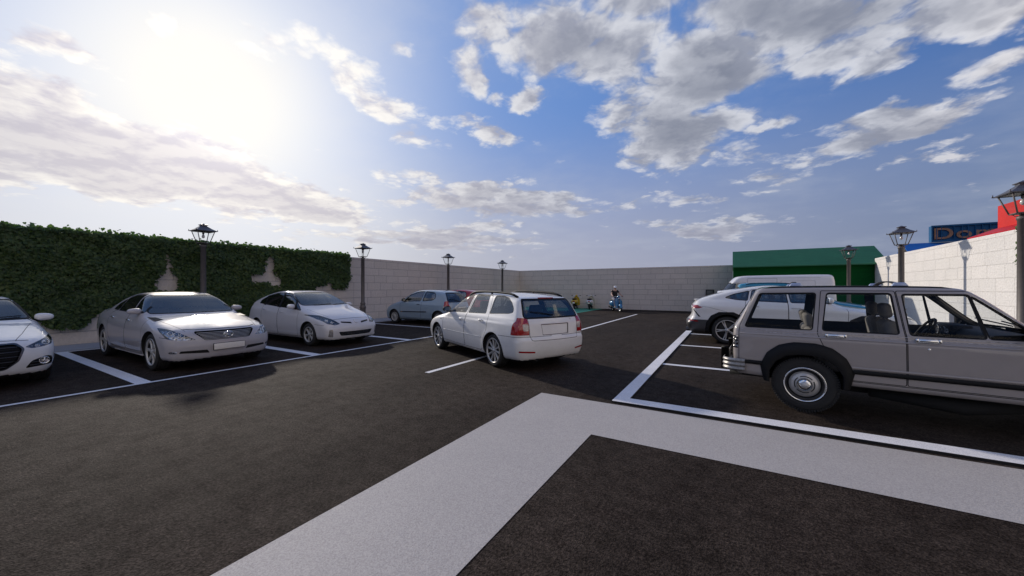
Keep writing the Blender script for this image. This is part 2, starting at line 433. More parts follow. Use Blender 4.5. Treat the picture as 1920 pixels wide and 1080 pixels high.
def sheet(name, x0, x1, y0, y1, z, m, kind='structure', label=None, cat=None):
    mb = MB().mat(m); mb.poly([(x0, y0, z), (x1, y0, z), (x1, y1, z), (x0, y1, z)])
    o = mb.build(name); tag(o, label, cat, kind=kind); return o
sheet('ground', -400, 400, -400, 400, 0, M['asphalt'], label='dark asphalt ground of the car park', cat='ground')
# wide pale frame painted in the foreground
mb = MB().mat(M['mark_wide'])
mb.poly([(-2.44, -8, .004), (-1.29, -8, .004), (-1.29, 3.84, .004), (-2.44, 4.99, .004)])
mb.poly([(-1.29, 3.84, .004), (14, 3.84, .004), (14, 4.99, .004), (-2.44, 4.99, .004)])
tag(mb.build('wide_road_marking'), 'wide pale grey painted frame on the asphalt in front', 'road marking', kind='structure')
# left bays
mb = MB().mat(M['mark'])
def rect(x0, x1, y0, y1, z=.004): mb.poly([(x0, y0, z), (x1, y0, z), (x1, y1, z), (x0, y1, z)])
rect(-8.37, -8.28, -12, 21.9)
for y0, w in ((-.95, .2), (2.06, .2), (5.02, .22), (7.95, .18), (10.93, .13), (13.85, .13), (16.8, .13), (19.75, .13)):
    rect(-14.0, -8.37, y0, y0+w)
rect(-14.09, -14.0, -12, 21.9)
tag(mb.build('bay_marking'), 'white bay lines painted along the ivy wall side', 'road marking', kind='structure')
mb = MB().mat(M['mark']); rect(-4.9, -4.79, 5.09, 22.8)
tag(mb.build('centre_marking'), 'thin white line painted down the middle of the lane', 'road marking', kind='structure')
# right bays: a low raised white edging round the bays
mb = MB()
T = .026
mb.mat(M['mark'])
mb.poly([(-1.41, 5.07, T), (14, 5.07, T), (14, 5.30, T), (-1.22, 5.30, T)])
mb.poly([(-1.41, 5.07, T), (-1.22, 5.30, T), (-1.22, 21.9, T), (-1.41, 21.9, T)])
mb.mat(M['under'])  # sides of the white slab coloured near black, standing for their shade
mb.poly([(-1.41, 5.07, 0), (14, 5.07, 0), (14, 5.07, T), (-1.41, 5.07, T)])
mb.poly([(-1.41, 21.9, 0), (-1.41, 5.07, 0), (-1.41, 5.07, T), (-1.41, 21.9, T)])
mb.poly([(-1.22, 5.30, 0), (-1.22, 21.9, 0), (-1.22, 21.9, T), (-1.22, 5.30, T)])
mb.poly([(14, 5.30, 0), (-1.22, 5.30, 0), (-1.22, 5.30, T), (14, 5.30, T)])
mb.mat(M['mark'])
for y0 in (8.10, 11.03, 13.96, 16.9, 19.8): rect(-1.22, 4.4, y0, y0+.15)
tag(mb.build('bay_edging'), 'raised white edging round the bays beside the pale wall', 'road marking', kind='structure')
sheet('painted_ground', -15.4, -8.3, 21.95, 27.4, .004, M['green_ground'], label='green painted ground under the parked scooters', cat='ground')
def slab(name, x0, x1, y0, y1, z, m, label):
    mb = MB().mat(m); mb.box(x0, x1, y0, y1, 0, z)
    tag(mb.build(name), label, 'pavement', kind='structure')
slab('pavement', -15.46, -14.1, -12, 21.9, .03, M['pavement'], 'narrow grey pavement under the ivy wall')
slab('pavement', 4.5, 6.1, 5.4, 21.9, .03, M['pavement'], 'narrow grey pavement under the pale sunlit wall')

# -------------------------------------------------------------------- walls
def blockwall(name, c_lo, c_hi, mortar, joint=1.):
    m, nt, out = new_mat(name); p = pbsdf(nt, out, c_hi, .9, spec=.2)
    tc = N(nt, 'TexCoord'); sp = N(nt, 'SeparateXYZ'); nt.links.new(tc.outputs['Object'], sp.inputs[0])
    cb = N(nt, 'CombineXYZ'); nt.links.new(sp.outputs[0], cb.inputs[0]); nt.links.new(sp.outputs[2], cb.inputs[1])
    br = N(nt, 'TexBrick'); nt.links.new(cb.outputs[0], br.inputs['Vector'])
    br.offset = .5; br.offset_frequency = 2; br.squash = 1.25; br.squash_frequency = 3
    br.inputs['Scale'].default_value = 1; br.inputs['Brick Width'].default_value = .78; br.inputs['Row Height'].default_value = .366
    br.inputs['Mortar Size'].default_value = .011; br.inputs['Mortar Smooth'].default_value = .35
    br.inputs['Color1'].default_value = (*c_lo, 1); br.inputs['Color2'].default_value = (*c_hi, 1); br.inputs['Mortar'].default_value = (*mortar, 1)
    V = tc.outputs['Object']
    n1 = noise(nt, 1.1, 6, .6, V); n2 = noise(nt, 16., 6, .6, V); n3 = noise(nt, 42., 3, .6, V)
    r1 = ramp(nt, n1.outputs[0], [(.3, (.94, .94, .94)), (.7, (1.03, 1.02, 1.02))]); r2 = ramp(nt, n2.outputs[0], [(.3, (.9, .9, .9)), (.7, (1.06, 1.06, 1.06))])
    c = br.outputs[0]
    for r in (r1, r2):
        mx = N(nt, 'MixRGB', blend_type='MULTIPLY'); mx.inputs[0].default_value = 1; nt.links.new(c, mx.inputs[1]); nt.links.new(r.outputs[0], mx.inputs[2]); c = mx.outputs[0]
    nt.links.new(c, p.inputs['Base Color'])
    inv = N(nt, 'Math', operation='SUBTRACT'); inv.inputs[0].default_value = 1; nt.links.new(br.outputs['Fac'], inv.inputs[1])
    b0 = bump(nt, n2.outputs[0], p, .8, .035); b1 = bump(nt, n3.outputs[0], p, .4, .012, b0); b2 = bump(nt, inv.outputs[0], p, joint, .02*joint, b1)
    return m
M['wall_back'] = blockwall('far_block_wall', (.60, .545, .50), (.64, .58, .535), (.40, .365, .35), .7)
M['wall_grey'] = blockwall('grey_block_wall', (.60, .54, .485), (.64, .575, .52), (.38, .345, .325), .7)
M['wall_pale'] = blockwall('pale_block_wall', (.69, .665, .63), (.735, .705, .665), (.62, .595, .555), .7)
def wall(name, p0, p1, h, th, m, label):
    d = Vector(p1) - Vector(p0); mb = MB().mat(m)
    mb.box(0, d.length, 0, th, -.2, h, bev=.012, seg=1)
    for f in mb.bm.faces: f.smooth = False
    o = mb.build(name, loc=(p0[0], p0[1], 0), rz=math.atan2(d.y, d.x)); tag(o, label, 'wall', kind='thing'); return o
wall('boundary_wall', (-15.5, -14), (-15.5, 27.49), 3.04, .3, M['wall_grey'], 'long grey block wall half covered with ivy')
wall('boundary_wall', (-15.8, 27.5), (.085, 27.5), 3.04, .3, M['wall_back'], 'grey block wall behind the scooters at the far end')
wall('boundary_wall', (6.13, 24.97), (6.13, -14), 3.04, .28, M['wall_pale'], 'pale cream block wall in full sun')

# ---------------------------------------------------------------------- ivy
m, nt, out = new_mat('ivy_leaf'); p = pbsdf(nt, out, (.03, .08, .02), .5, spec=.35)
gi = N(nt, 'NewGeometry'); tc = N(nt, 'TexCoord'); n1 = noise(nt, .9, 4, .6, tc.outputs['Object'])
ad = N(nt, 'Math', operation='ADD'); nt.links.new(gi.outputs['Random Per Island'], ad.inputs[0]); nt.links.new(n1.outputs[0], ad.inputs[1])
mu = N(nt, 'Math', operation='MULTIPLY'); mu.inputs[1].default_value = .55; nt.links.new(ad.outputs[0], mu.inputs[0])
r = ramp(nt, mu.outputs[0], [(.12, (.028, .050, .020)), (.45, (.046, .080, .026)), (.75, (.074, .112, .032)), (.95, (.11, .14, .042))])
nt.links.new(r.outputs[0], p.inputs['Base Color'])
tr = N(nt, 'BsdfTranslucent'); mx = N(nt, 'MixRGB', blend_type='MULTIPLY'); mx.inputs[0].default_value = 1; mx.inputs[2].default_value = (1.6, 2.2, .8, 1)
nt.links.new(r.outputs[0], mx.inputs[1]); nt.links.new(mx.outputs[0], tr.inputs[0])
ms = N(nt, 'MixShader'); ms.inputs[0].default_value = .3; nt.links.new(p.outputs[0], ms.inputs[1]); nt.links.new(tr.outputs[0], ms.inputs[2]); nt.links.new(ms.outputs[0], out.inputs[0])
M['ivy'] = m
M['stem'] = simple('ivy_stem', (.05, .035, .02), .9, vary=.3)

def in_poly(pts, poly):
    x, y = pts[:, 0], pts[:, 1]; ins = np.zeros(len(pts), bool); n = len(poly); j = n-1
    for i in range(n):
        xi, yi = poly[i]; xj, yj = poly[j]
        c = ((yi > y) != (yj > y)) & (x < (xj-xi)*(y-yi)/((yj-yi) or 1e-12) + xi)
        ins ^= c; j = i
    return ins
LEAF = np.array([(0, 0), (.30, -.10), (.52, .18), (.34, .36), (.30, .62), (.12, .60), (0, 1.0), (-.12, .60), (-.30, .62), (-.34, .36), (-.52, .18), (-.30, -.10)])
def leaves(name, base, nrm_dir, size, parent=None):
    """base (n,3) points; nrm_dir (3,) outward direction of the face they grow on; one leaf polygon fan each"""
    n = len(base); nv = len(LEAF)
    out = np.tile(np.array(nrm_dir, float), (n, 1)) + RNG.normal(0, .42, (n, 3)) + np.array([0, 0, .35])
    out /= np.linalg.norm(out, axis=1)[:, None]
    down = np.tile(np.array([0, 0, -1.]), (n, 1)) + RNG.normal(0, .55, (n, 3))
    down -= (down*out).sum(1)[:, None]*out; down /= np.linalg.norm(down, axis=1)[:, None]
    side = np.cross(out, down)
    sz = size*RNG.uniform(.6, 1.25, n)
    lx, ly = LEAF[:, 0], LEAF[:, 1]
    fold = np.abs(lx)*.35 - .25*(ly-.4)**2
    V = base[:, None, :] + (side[:, None, :]*lx[None, :, None] + down[:, None, :]*(ly-.3)[None, :, None] + out[:, None, :]*(-fold)[None, :, None])*sz[:, None, None]
    mid = base + down*(.15*sz)[:, None]
    V = np.concatenate([V, mid[:, None, :]], 1).reshape(-1, 3)
    k = nv+1; tri = np.array([(nv, i, (i+1) % nv) for i in range(nv)])
    Fc = (tri[None] + (np.arange(n)*k)[:, None, None]).reshape(-1, 3)
    me = bpy.data.meshes.new(name); me.vertices.add(len(V)); me.vertices.foreach_set('co', V.ravel().astype(np.float32))
    me.loops.add(Fc.size); me.loops.foreach_set('vertex_index', Fc.ravel().astype(np.int32))
    me.polygons.add(len(Fc)); me.polygons.foreach_set('loop_start', np.arange(0, Fc.size, 3, dtype=np.int32)); me.polygons.foreach_set('loop_total', np.full(len(Fc), 3, np.int32))
    me.update(calc_edges=True); me.materials.append(M['ivy'])
    o = bpy.data.objects.new(name, me); COL.objects.link(o)
    if parent is not None: o.parent = parent
    return o
IVY = [(-6, .5), (1.4, .62), (1.8, .9), (1.95, .76), (2.23, .52), (2.6, .45), (2.84, .59), (2.97, .79), (3.09, .94), (3.63, 1.02), (4.73, .8), (7.06, .55), (8.65, 1.1), (9.33, 1.39), (9.4, 1.68), (9.87, 1.71), (10.02, 1.85), (10.17, 1.78), (10.22, 1.55), (10.87, 1.55), (11.03, 2.07), (11.1, 2.95), (11.0, 3.1), (-6, 3.12)]
HOLES = [[(4.5, 2.62), (4.61, 2.64), (4.64, 2.33), (4.66, 2.0), (4.77, 1.91), (4.8, 1.74), (4.8, 1.45), (4.27, 1.45), (4.26, 1.8), (4.38, 1.96), (4.48, 2.0)],
         [(7.45, 2.72), (7.72, 2.74), (7.70, 2.15), (7.95, 1.97), (8.03, 1.74), (7.9, 1.58), (7.66, 1.66), (7.53, 1.76), (6.9, 1.75), (6.9, 2.07), (7.22, 2.06), (7.39, 2.16)]]
n = 68000
pt = np.stack([RNG.uniform(-5.5, 11.1, n), RNG.uniform(.45, 3.13, n)], 1)
jit = pt + RNG.normal(0, .035, pt.shape)
keep = in_poly(jit, IVY)
for h in HOLES:
    keep &= ~in_poly(jit, [tuple(q) for q in h]) & ~in_poly(jit-np.array([0, .05]), h) & ~in_poly(jit+np.array([.03, 0]), h) & ~in_poly(jit-np.array([.03, 0]), h)
pt = pt[keep]
lump = .5 + .5*np.sin(pt[:, 0]*3.1 + 1.7*np.sin(pt[:, 1]*2.3))*np.sin(pt[:, 1]*4.1 + 1.3*np.sin(pt[:, 0]*1.7))
dep = .03 + RNG.uniform(0, 1, len(pt))**.7*(.07 + .15*lump)
ivy_root = empty('ivy', (-15.5, 3, 0)); tag(ivy_root, 'dark green ivy hanging over the long block wall', 'ivy')
base = np.stack([dep, pt[:, 0]-3, pt[:, 1]], 1)
nt_ = 2600
top = np.stack([RNG.uniform(-.25, .2, nt_), RNG.uniform(-8.5, 8.05, nt_), 3.04 + RNG.uniform(0, .13, nt_)*(1+RNG.uniform(0, 1, nt_)**6)], 1)
leaves('foliage', np.concatenate([base, top]), (1, 0, .1), .098, ivy_root)
iv = empty('ivy', (6.13, 13.5, 0)); tag(iv, 'small trail of ivy leaves on the pale sunlit wall', 'ivy')
k = 260
leaves('foliage', np.stack([-RNG.uniform(.01, .12, k), RNG.uniform(-1.2, .72, k), 3.1 - RNG.uniform(0, 1, k)**1.3*.95], 1), (-1, 0, .1), .12, iv)
mb = MB().mat(M['stem']); mb.tube([(-.01, .3, 3.1), (-.02, .4, 2.7), (-.01, .35, 2.2)], .008, 5); mb.build('stem', iv)
# ---------------------------------------------------------------- buildings
def clad(name, col, axis=2, pitch=.16, metal=0., rough=.45, st=.5):
    m, nt, out = new_mat(name); p = pbsdf(nt, out, col, rough, metal, spec=.15)
    tc = N(nt, 'TexCoord'); sp = N(nt, 'SeparateXYZ'); nt.links.new(tc.outputs['Object'], sp.inputs[0])
    w = N(nt, 'Math', operation='FRACT'); d = N(nt, 'Math', operation='DIVIDE'); d.inputs[1].default_value = pitch
    nt.links.new(sp.outputs[axis], d.inputs[0]); nt.links.new(d.outputs[0], w.inputs[0])
    n1 = noise(nt, 1.5, 5, .6, tc.outputs['Object'])
    st1 = N(nt, 'Mapping'); st1.inputs['Scale'].default_value = (.5, 14, 14); nt.links.new(tc.outputs['Object'], st1.inputs[0])
    n2 = noise(nt, 2., 5, .6, st1.outputs[0])
    r = ramp(nt, n2.outputs[0], [(.3, tuple(c*.82 for c in col)), (.7, tuple(min(1, c*1.1) for c in col))])
    r2 = ramp(nt, n1.outputs[0], [(.3, (.88,)*3), (.7, (1.05,)*3)])
    mx = N(nt, 'MixRGB', blend_type='MULTIPLY'); mx.inputs[0].default_value = 1; nt.links.new(r.outputs[0], mx.inputs[1]); nt.links.new(r2.outputs[0], mx.inputs[2])
    nt.links.new(mx.outputs[0], p.inputs['Base Color']); bump(nt, w.outputs[0], p, st, .03); return m
M['green_wall'] = clad('green_cladding', (.001, .075, .014), 2, .2, 0., .8)
M['green_roof'] = clad('green_roofing', (.028, .125, .062), 1, .22, st=.8)
M['blue_wall'] = clad('blue_cladding', (.02, .07, .17), 2, .18)
M['blue_roof'] = clad('blue_roofing', (.02, .12, .42), 1, .2)
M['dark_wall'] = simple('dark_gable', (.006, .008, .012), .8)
M['blue_frame'] = clad('blue_sign_boards', (.02, .11, .24), 2, .28)
M['red_wall'] = clad('red_cladding', (.58, .035, .028), 2, .2)
M['red_roof'] = clad('red_roofing', (.46, .012, .018), 1, .25)
M['letter'] = simple('rusty_letters', (.33, .185, .12), .8, spec=.1, vary=.3, scale=6)

g = empty('green_building', (.1, 25, 0)); tag(g, 'green clad building with a ribbed pitched roof behind the van', 'building')
mb = MB().mat(M['green_wall'])
mb.box(0, 6.45, 0, 4, 0, 2.86)
mb.pbox([(0, 0, 2.86), (0, 4, 2.86), (.02, 4, 2.86), (.02, 0, 2.86), (0, 1.98, 3.78), (0, 2.02, 3.78), (.02, 2.02, 3.78), (.02, 1.98, 3.78)])
mb.build('wall', g)
mb = MB().mat(M['green_roof'])
for ys, ym in ((-.32, 2.0), (4.32, 2.0)):
    z0, z1 = 2.78, 3.84
    mb.pbox([(-.02, ys, z0-.05), (6.5, ys, z0-.05), (6.5, ym, z1-.05), (-.02, ym, z1-.05), (-.02, ys, z0), (6.5, ys, z0), (6.5, ym, z1), (-.02, ym, z1)])
mb.build('roof', g)

b = empty('blue_building', (8.56, 30, 0)); tag(b, 'blue building with a dark gable and lettered sign above its roof', 'building')
mb = MB().mat(M['blue_wall']); mb.box(.05, 9, -1.3, 1.5, 0, 3.1); mb.build('wall', b)
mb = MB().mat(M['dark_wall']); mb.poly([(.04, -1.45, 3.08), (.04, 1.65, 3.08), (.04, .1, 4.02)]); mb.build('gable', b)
mb = MB().mat(M['blue_roof'])
for ys in (-1.5, 1.7):
    mb.pbox([(0, ys, 3.06), (9.2, ys, 3.06), (9.2, .1, 4.08), (0, .1, 4.08), (0, ys, 3.11), (9.2, ys, 3.11), (9.2, .1, 4.13), (0, .1, 4.13)])
mb.build('roof', b)
mb = MB().mat(M['blue_frame']); mb.box(1.14, 6.3, -.02, .3, 4.16, 5.05)
sb = mb.build('sign_board', b)
mb = MB().mat(M['blue_frame'])
mb.box(1.12, 6.32, -.10, -.023, 4.98, 5.07); mb.box(1.12, 6.32, -.10, -.023, 4.15, 4.24); mb.box(1.12, 1.18, -.10, -.023, 4.243, 4.977); mb.box(6.22, 6.32, -.10, -.023, 4.243, 4.977)
mb.build('sign_frame', b)
cu = bpy.data.curves.new('lettering', 'FONT'); cu.body = "Domino's"; cu.size = .86; cu.extrude = .03; cu.offset = .012; cu.space_character = 1.12; cu.align_x = 'LEFT'; cu.align_y = 'BOTTOM_BASELINE'
to = bpy.data.objects.new('lettering_curve', cu); COL.objects.link(to)
bpy.context.view_layer.update()
dg = bpy.context.evaluated_depsgraph_get(); me = bpy.data.meshes.new_from_object(to.evaluated_get(dg)); bpy.data.objects.remove(to)
lo = bpy.data.objects.new('lettering', me); COL.objects.link(lo); me.materials.clear(); me.materials.append(M['letter']); lo.parent = sb
lo.location = (1.17, -.06, 4.31); lo.rotation_euler = (PI/2, 0, 0); lo.scale = (1.28, 1, 1)
for x in (1.31, 1.50, 1.98, 2.28, 2.50, 2.78, 3.02, 3.30, 3.62, 3.88, 4.2, 4.5): mb = MB().mat(M['blue_frame']); mb.box(x, x+.022, -.096, -.022, 4.25, 4.97); mb.build('stencil_bridge', b)

rd = empty('red_building', (8, 10, 0)); tag(rd, 'red building with a flat parapet above the pale wall', 'building')
mb = MB().mat(M['red_wall']); mb.box(0, 5, -6, 9.74, 0, 4.42); mb.build('wall', rd)
mb = MB().mat(M['red_roof'])
mb.pbox([(-.7, -6, 3.30), (-.01, -6, 3.59), (-.01, 9.8, 3.59), (-.7, 9.8, 3.30), (-.7, -6, 3.36), (-.01, -6, 3.65), (-.01, 9.8, 3.65), (-.7, 9.8, 3.36)])
mb.build('canopy_roof', rd)
mb = MB().mat(M['red_roof'])
for y in (-4, 0, 4, 8): mb = MB().mat(M['red_roof']); mb.pbox([(-.62, y, 3.25), (-.02, y, 2.9), (-.02, y+.08, 2.9), (-.62, y+.08, 3.25), (-.62, y, 3.31), (-.02, y, 3.0), (-.02, y+.08, 3.0), (-.62, y+.08, 3.31)]); mb.build('canopy_bracket', rd)

wb = empty('wall_box', (-1.2, 27.49, 1.24)); tag(wb, 'small black framed grey box fixed to the far grey wall left of the green building', 'wall box')
mb = MB().mat(simple('box_grey', (.12, .115, .11), .6, vary=.1)); mb.box(-.20, .20, -.14, 0, -.19, .19, bev=.015); mb.build('cover', wb)
mb = MB().mat(M['black_trim'])
for q in ((-.235, -.203, -.22, .22), (.203, .235, -.22, .22)): mb.box(q[0], q[1], -.17, 0, q[2], q[3], bev=.008)
mb.box(-.202, .202, -.17, 0, .192, .222, bev=.008); mb.box(-.202, .202, -.17, 0, -.222, -.192, bev=.008); mb.build('frame', wb)

# -------------------------------------------------------------- street lamps
M['lamp_metal'] = simple('lamp_metal', (.115, .102, .096), .55, metal=.2, vary=.12, scale=14, bstr=.15, bscale=60)
M['lamp_roof'] = simple('lamp_roof', (.085, .085, .10), .5, metal=.2, vary=.12, scale=14)
M['bulb'] = simple('bulb_glass', (.62, .6, .58), .15, coat=1.)
M['lamp_glass'] = glass('lantern_glass', (.95, .96, .96), .0, 1.04, .01)
def make_lamp():
    root = empty('street_lamp')
    mb = MB().mat(M['lamp_metal'])
    mb.lathe([(.17, 0), (.17, .05), (.14, .09), (.125, .30), (.125, .62), (.14, .66), (.145, .70), (.115, .74), (.10, .80), (.112, .84), (.118, .87), (.095, .90), (.080, .94), (.074, 2.88), (.086, 2.885), (.088, 2.93), (.078, 2.95), (.05, 2.965), (.045, 2.99)], 24)
    mb.build('pole', root)
    mb = MB().mat(M['lamp_metal'])
    zb, zt, hb, ht = 3.01, 3.385, .125, .225
    for sx in (-1, 1):
        for sy in (-1, 1):
            mb.tube([(sx*.03, sy*.03, 2.96), (sx*.075, sy*.075, 2.965), (sx*.10, sy*.10, zb)], .007, 5)
            mb.tube([(sx*hb, sy*hb, zb), (sx*ht, sy*ht, zt)], .0125, 6)
    for h, z, r in ((hb, zb, .013), (ht, zt, .013)):
        q = [(h, h, z), (-h, h, z), (-h, -h, z), (h, -h, z)]
        for i in range(4): mb.tube([q[i], q[(i+1) % 4]], r, 6)
    mb.box(-hb, hb, -hb, hb, zb-.012, zb-.002)
    mb.build('lantern_frame', root)
    mb = MB().mat(M['lamp_roof'])
    prof = [(.275, 3.385), (.28, 3.40), (.24, 3.425), (.165, 3.475), (.105, 3.53), (.075, 3.555), (.075, 3.575), (.10, 3.585), (.10, 3.60), (.05, 3.615), (.012, 3.64)]
    rows = [[(h, h, z), (-h, h, z), (-h, -h, z), (h, -h, z)] for h, z in prof]
    mb.grid(rows, True, False); mb.poly([(h, k, 3.385) for h, k in ((.275, .275), (.275, -.275), (-.275, -.275), (-.275, .275))])
    mb.build('lantern_roof', root)
    for sx in (-1, 1):
        for sy in (-1, 1):
            mb = MB().mat(M['lamp_roof']); mb.lathe([(.012, 3.39), (.018, 3.405), (.006, 3.425), (.012, 3.437), (.001, 3.45)], 8, Matrix.Translation((sx*.278, sy*.278, 0))); mb.build('finial', root)
    mb = MB().mat(M['lamp_metal']); mb.lathe([(.03, 3.382), (.03, 3.31), (.02, 3.30)], 12)
    mb.mat(M['bulb']); mb.lathe([(.018, 3.30), (.03, 3.27), (.042, 3.23), (.04, 3.20), (.022, 3.175), (.001, 3.165)], 14, cap=False); mb.build('bulb', root)
    for k in range(4):
        mb = MB().mat(M['lamp_glass']); R = Matrix.Rotation(k*PI/2, 4, 'Z')
        mb.poly([R @ Vector(q) for q in ((hb-.004, -hb+.012, zb+.012), (hb-.004, hb-.012, zb+.012), (ht-.004, ht-.014, zt-.012), (ht-.004, -ht+.014, zt-.012))]); mb.build('lantern_pane', root)
    return root
lamp = make_lamp()
LAMPS = [(-14.6, 5.18, 'nearest lamp post on the ivy side, lantern above the silver saloon'), (-14.6, 11.17, 'lamp post just past the end of the ivy, behind the white hybrid'),
         (-14.6, 17.15, 'lamp post behind the pale blue hatchback by the grey wall'), (-14.6, 23.25, 'small far lamp post near the corner of the grey walls'),
         (4.87, 23.6, 'lamp post in front of the green building'), (4.87, 17.2, 'lamp post standing before the pale wall, between green and blue roofs'), (4.84, 11.15, 'lamp post cut by the right edge before the red building')]
for i, (x, y, lb) in enumerate(LAMPS):
    o = lamp if i == 0 else copy_tree(lamp)
    o.location = (x, y, 0); tag(o, lb, 'lamp post', 'street lamps along the walls')
# ------------------------------------------------------------------ vehicles
def cr_chain(pts, sub=6):
    """smooth chain through points; a third element marks a sharp corner"""
    segs = [[]]
    for q in pts:
        segs[-1].append(np.array(q[:2], float))
        if len(q) > 2: segs.append([np.array(q[:2], float)])
    out = []
    for sg in segs:
        if len(sg) < 2:
            continue
        if len(sg) == 2: c = [sg[0] + (sg[1]-sg[0])*t for t in np.linspace(0, 1, 3)]
        else:
            P = [2*sg[0]-sg[1]] + sg + [2*sg[-1]-sg[-2]]; c = []
            for i in range(1, len(P)-2):
                p0, p1, p2, p3 = P[i-1:i+3]
                t0 = 0; t1 = t0 + max(np.linalg.norm(p1-p0), 1e-6)**.5; t2 = t1 + max(np.linalg.norm(p2-p1), 1e-6)**.5; t3 = t2 + max(np.linalg.norm(p3-p2), 1e-6)**.5
                for t in np.linspace(t1, t2, sub, endpoint=False):
                    A1 = (t1-t)/(t1-t0)*p0 + (t-t0)/(t1-t0)*p1; A2 = (t2-t)/(t2-t1)*p1 + (t-t1)/(t2-t1)*p2; A3 = (t3-t)/(t3-t2)*p2 + (t-t2)/(t3-t2)*p3
                    B1 = (t2-t)/(t2-t0)*A1 + (t-t0)/(t2-t0)*A2; B2 = (t3-t)/(t3-t1)*A2 + (t-t1)/(t3-t1)*A3
                    c.append((t2-t)/(t2-t1)*B1 + (t-t1)/(t2-t1)*B2)
            c.append(sg[-1])
        if out and np.linalg.norm(out[-1]-c[0]) < 1e-6: c = c[1:]
        out += c
    return np.array(out)

def offset_poly(P, d):
    P = [np.array(p, float) for p in P]; n = len(P)
    area = sum(P[i][0]*P[(i+1) % n][1] - P[(i+1) % n][0]*P[i][1] for i in range(n))
    s = 1 if area > 0 else -1
    out = []
    for i in range(n):
        e0 = P[i]-P[i-1]; e1 = P[(i+1) % n]-P[i]
        n0 = np.array((e0[1], -e0[0]))*s/(np.linalg.norm(e0)+1e-9); n1 = np.array((e1[1], -e1[0]))*s/(np.linalg.norm(e1)+1e-9)
        b = n0+n1; k = max(.35, 1+float(n0 @ n1))
        out.append(P[i] + b/k*d)
    return out

def round_poly(P, r=.03, n=4):
    """fillet the corners of a polygon"""
    P = [np.array(p, float) for p in P]; out = []; N_ = len(P)
    for i in range(N_):
        a, b, c = P[i-1], P[i], P[(i+1) % N_]
        la, lc = np.linalg.norm(a-b), np.linalg.norm(c-b); rr = min(r, la*.4, lc*.4)
        p0 = b + (a-b)/la*rr; p1 = b + (c-b)/lc*rr
        for t in np.linspace(0, 1, n): out.append((1-t)**2*p0 + 2*t*(1-t)*b + t*t*p1)
    return out

def circle(cu, cz, r, n=36, a0=0, a1=2*PI):
    return [np.array((cu + r*math.cos(a), cz + r*math.sin(a))) for a in np.linspace(a0, a1, n, endpoint=(abs(a1-a0) < 6.2))]

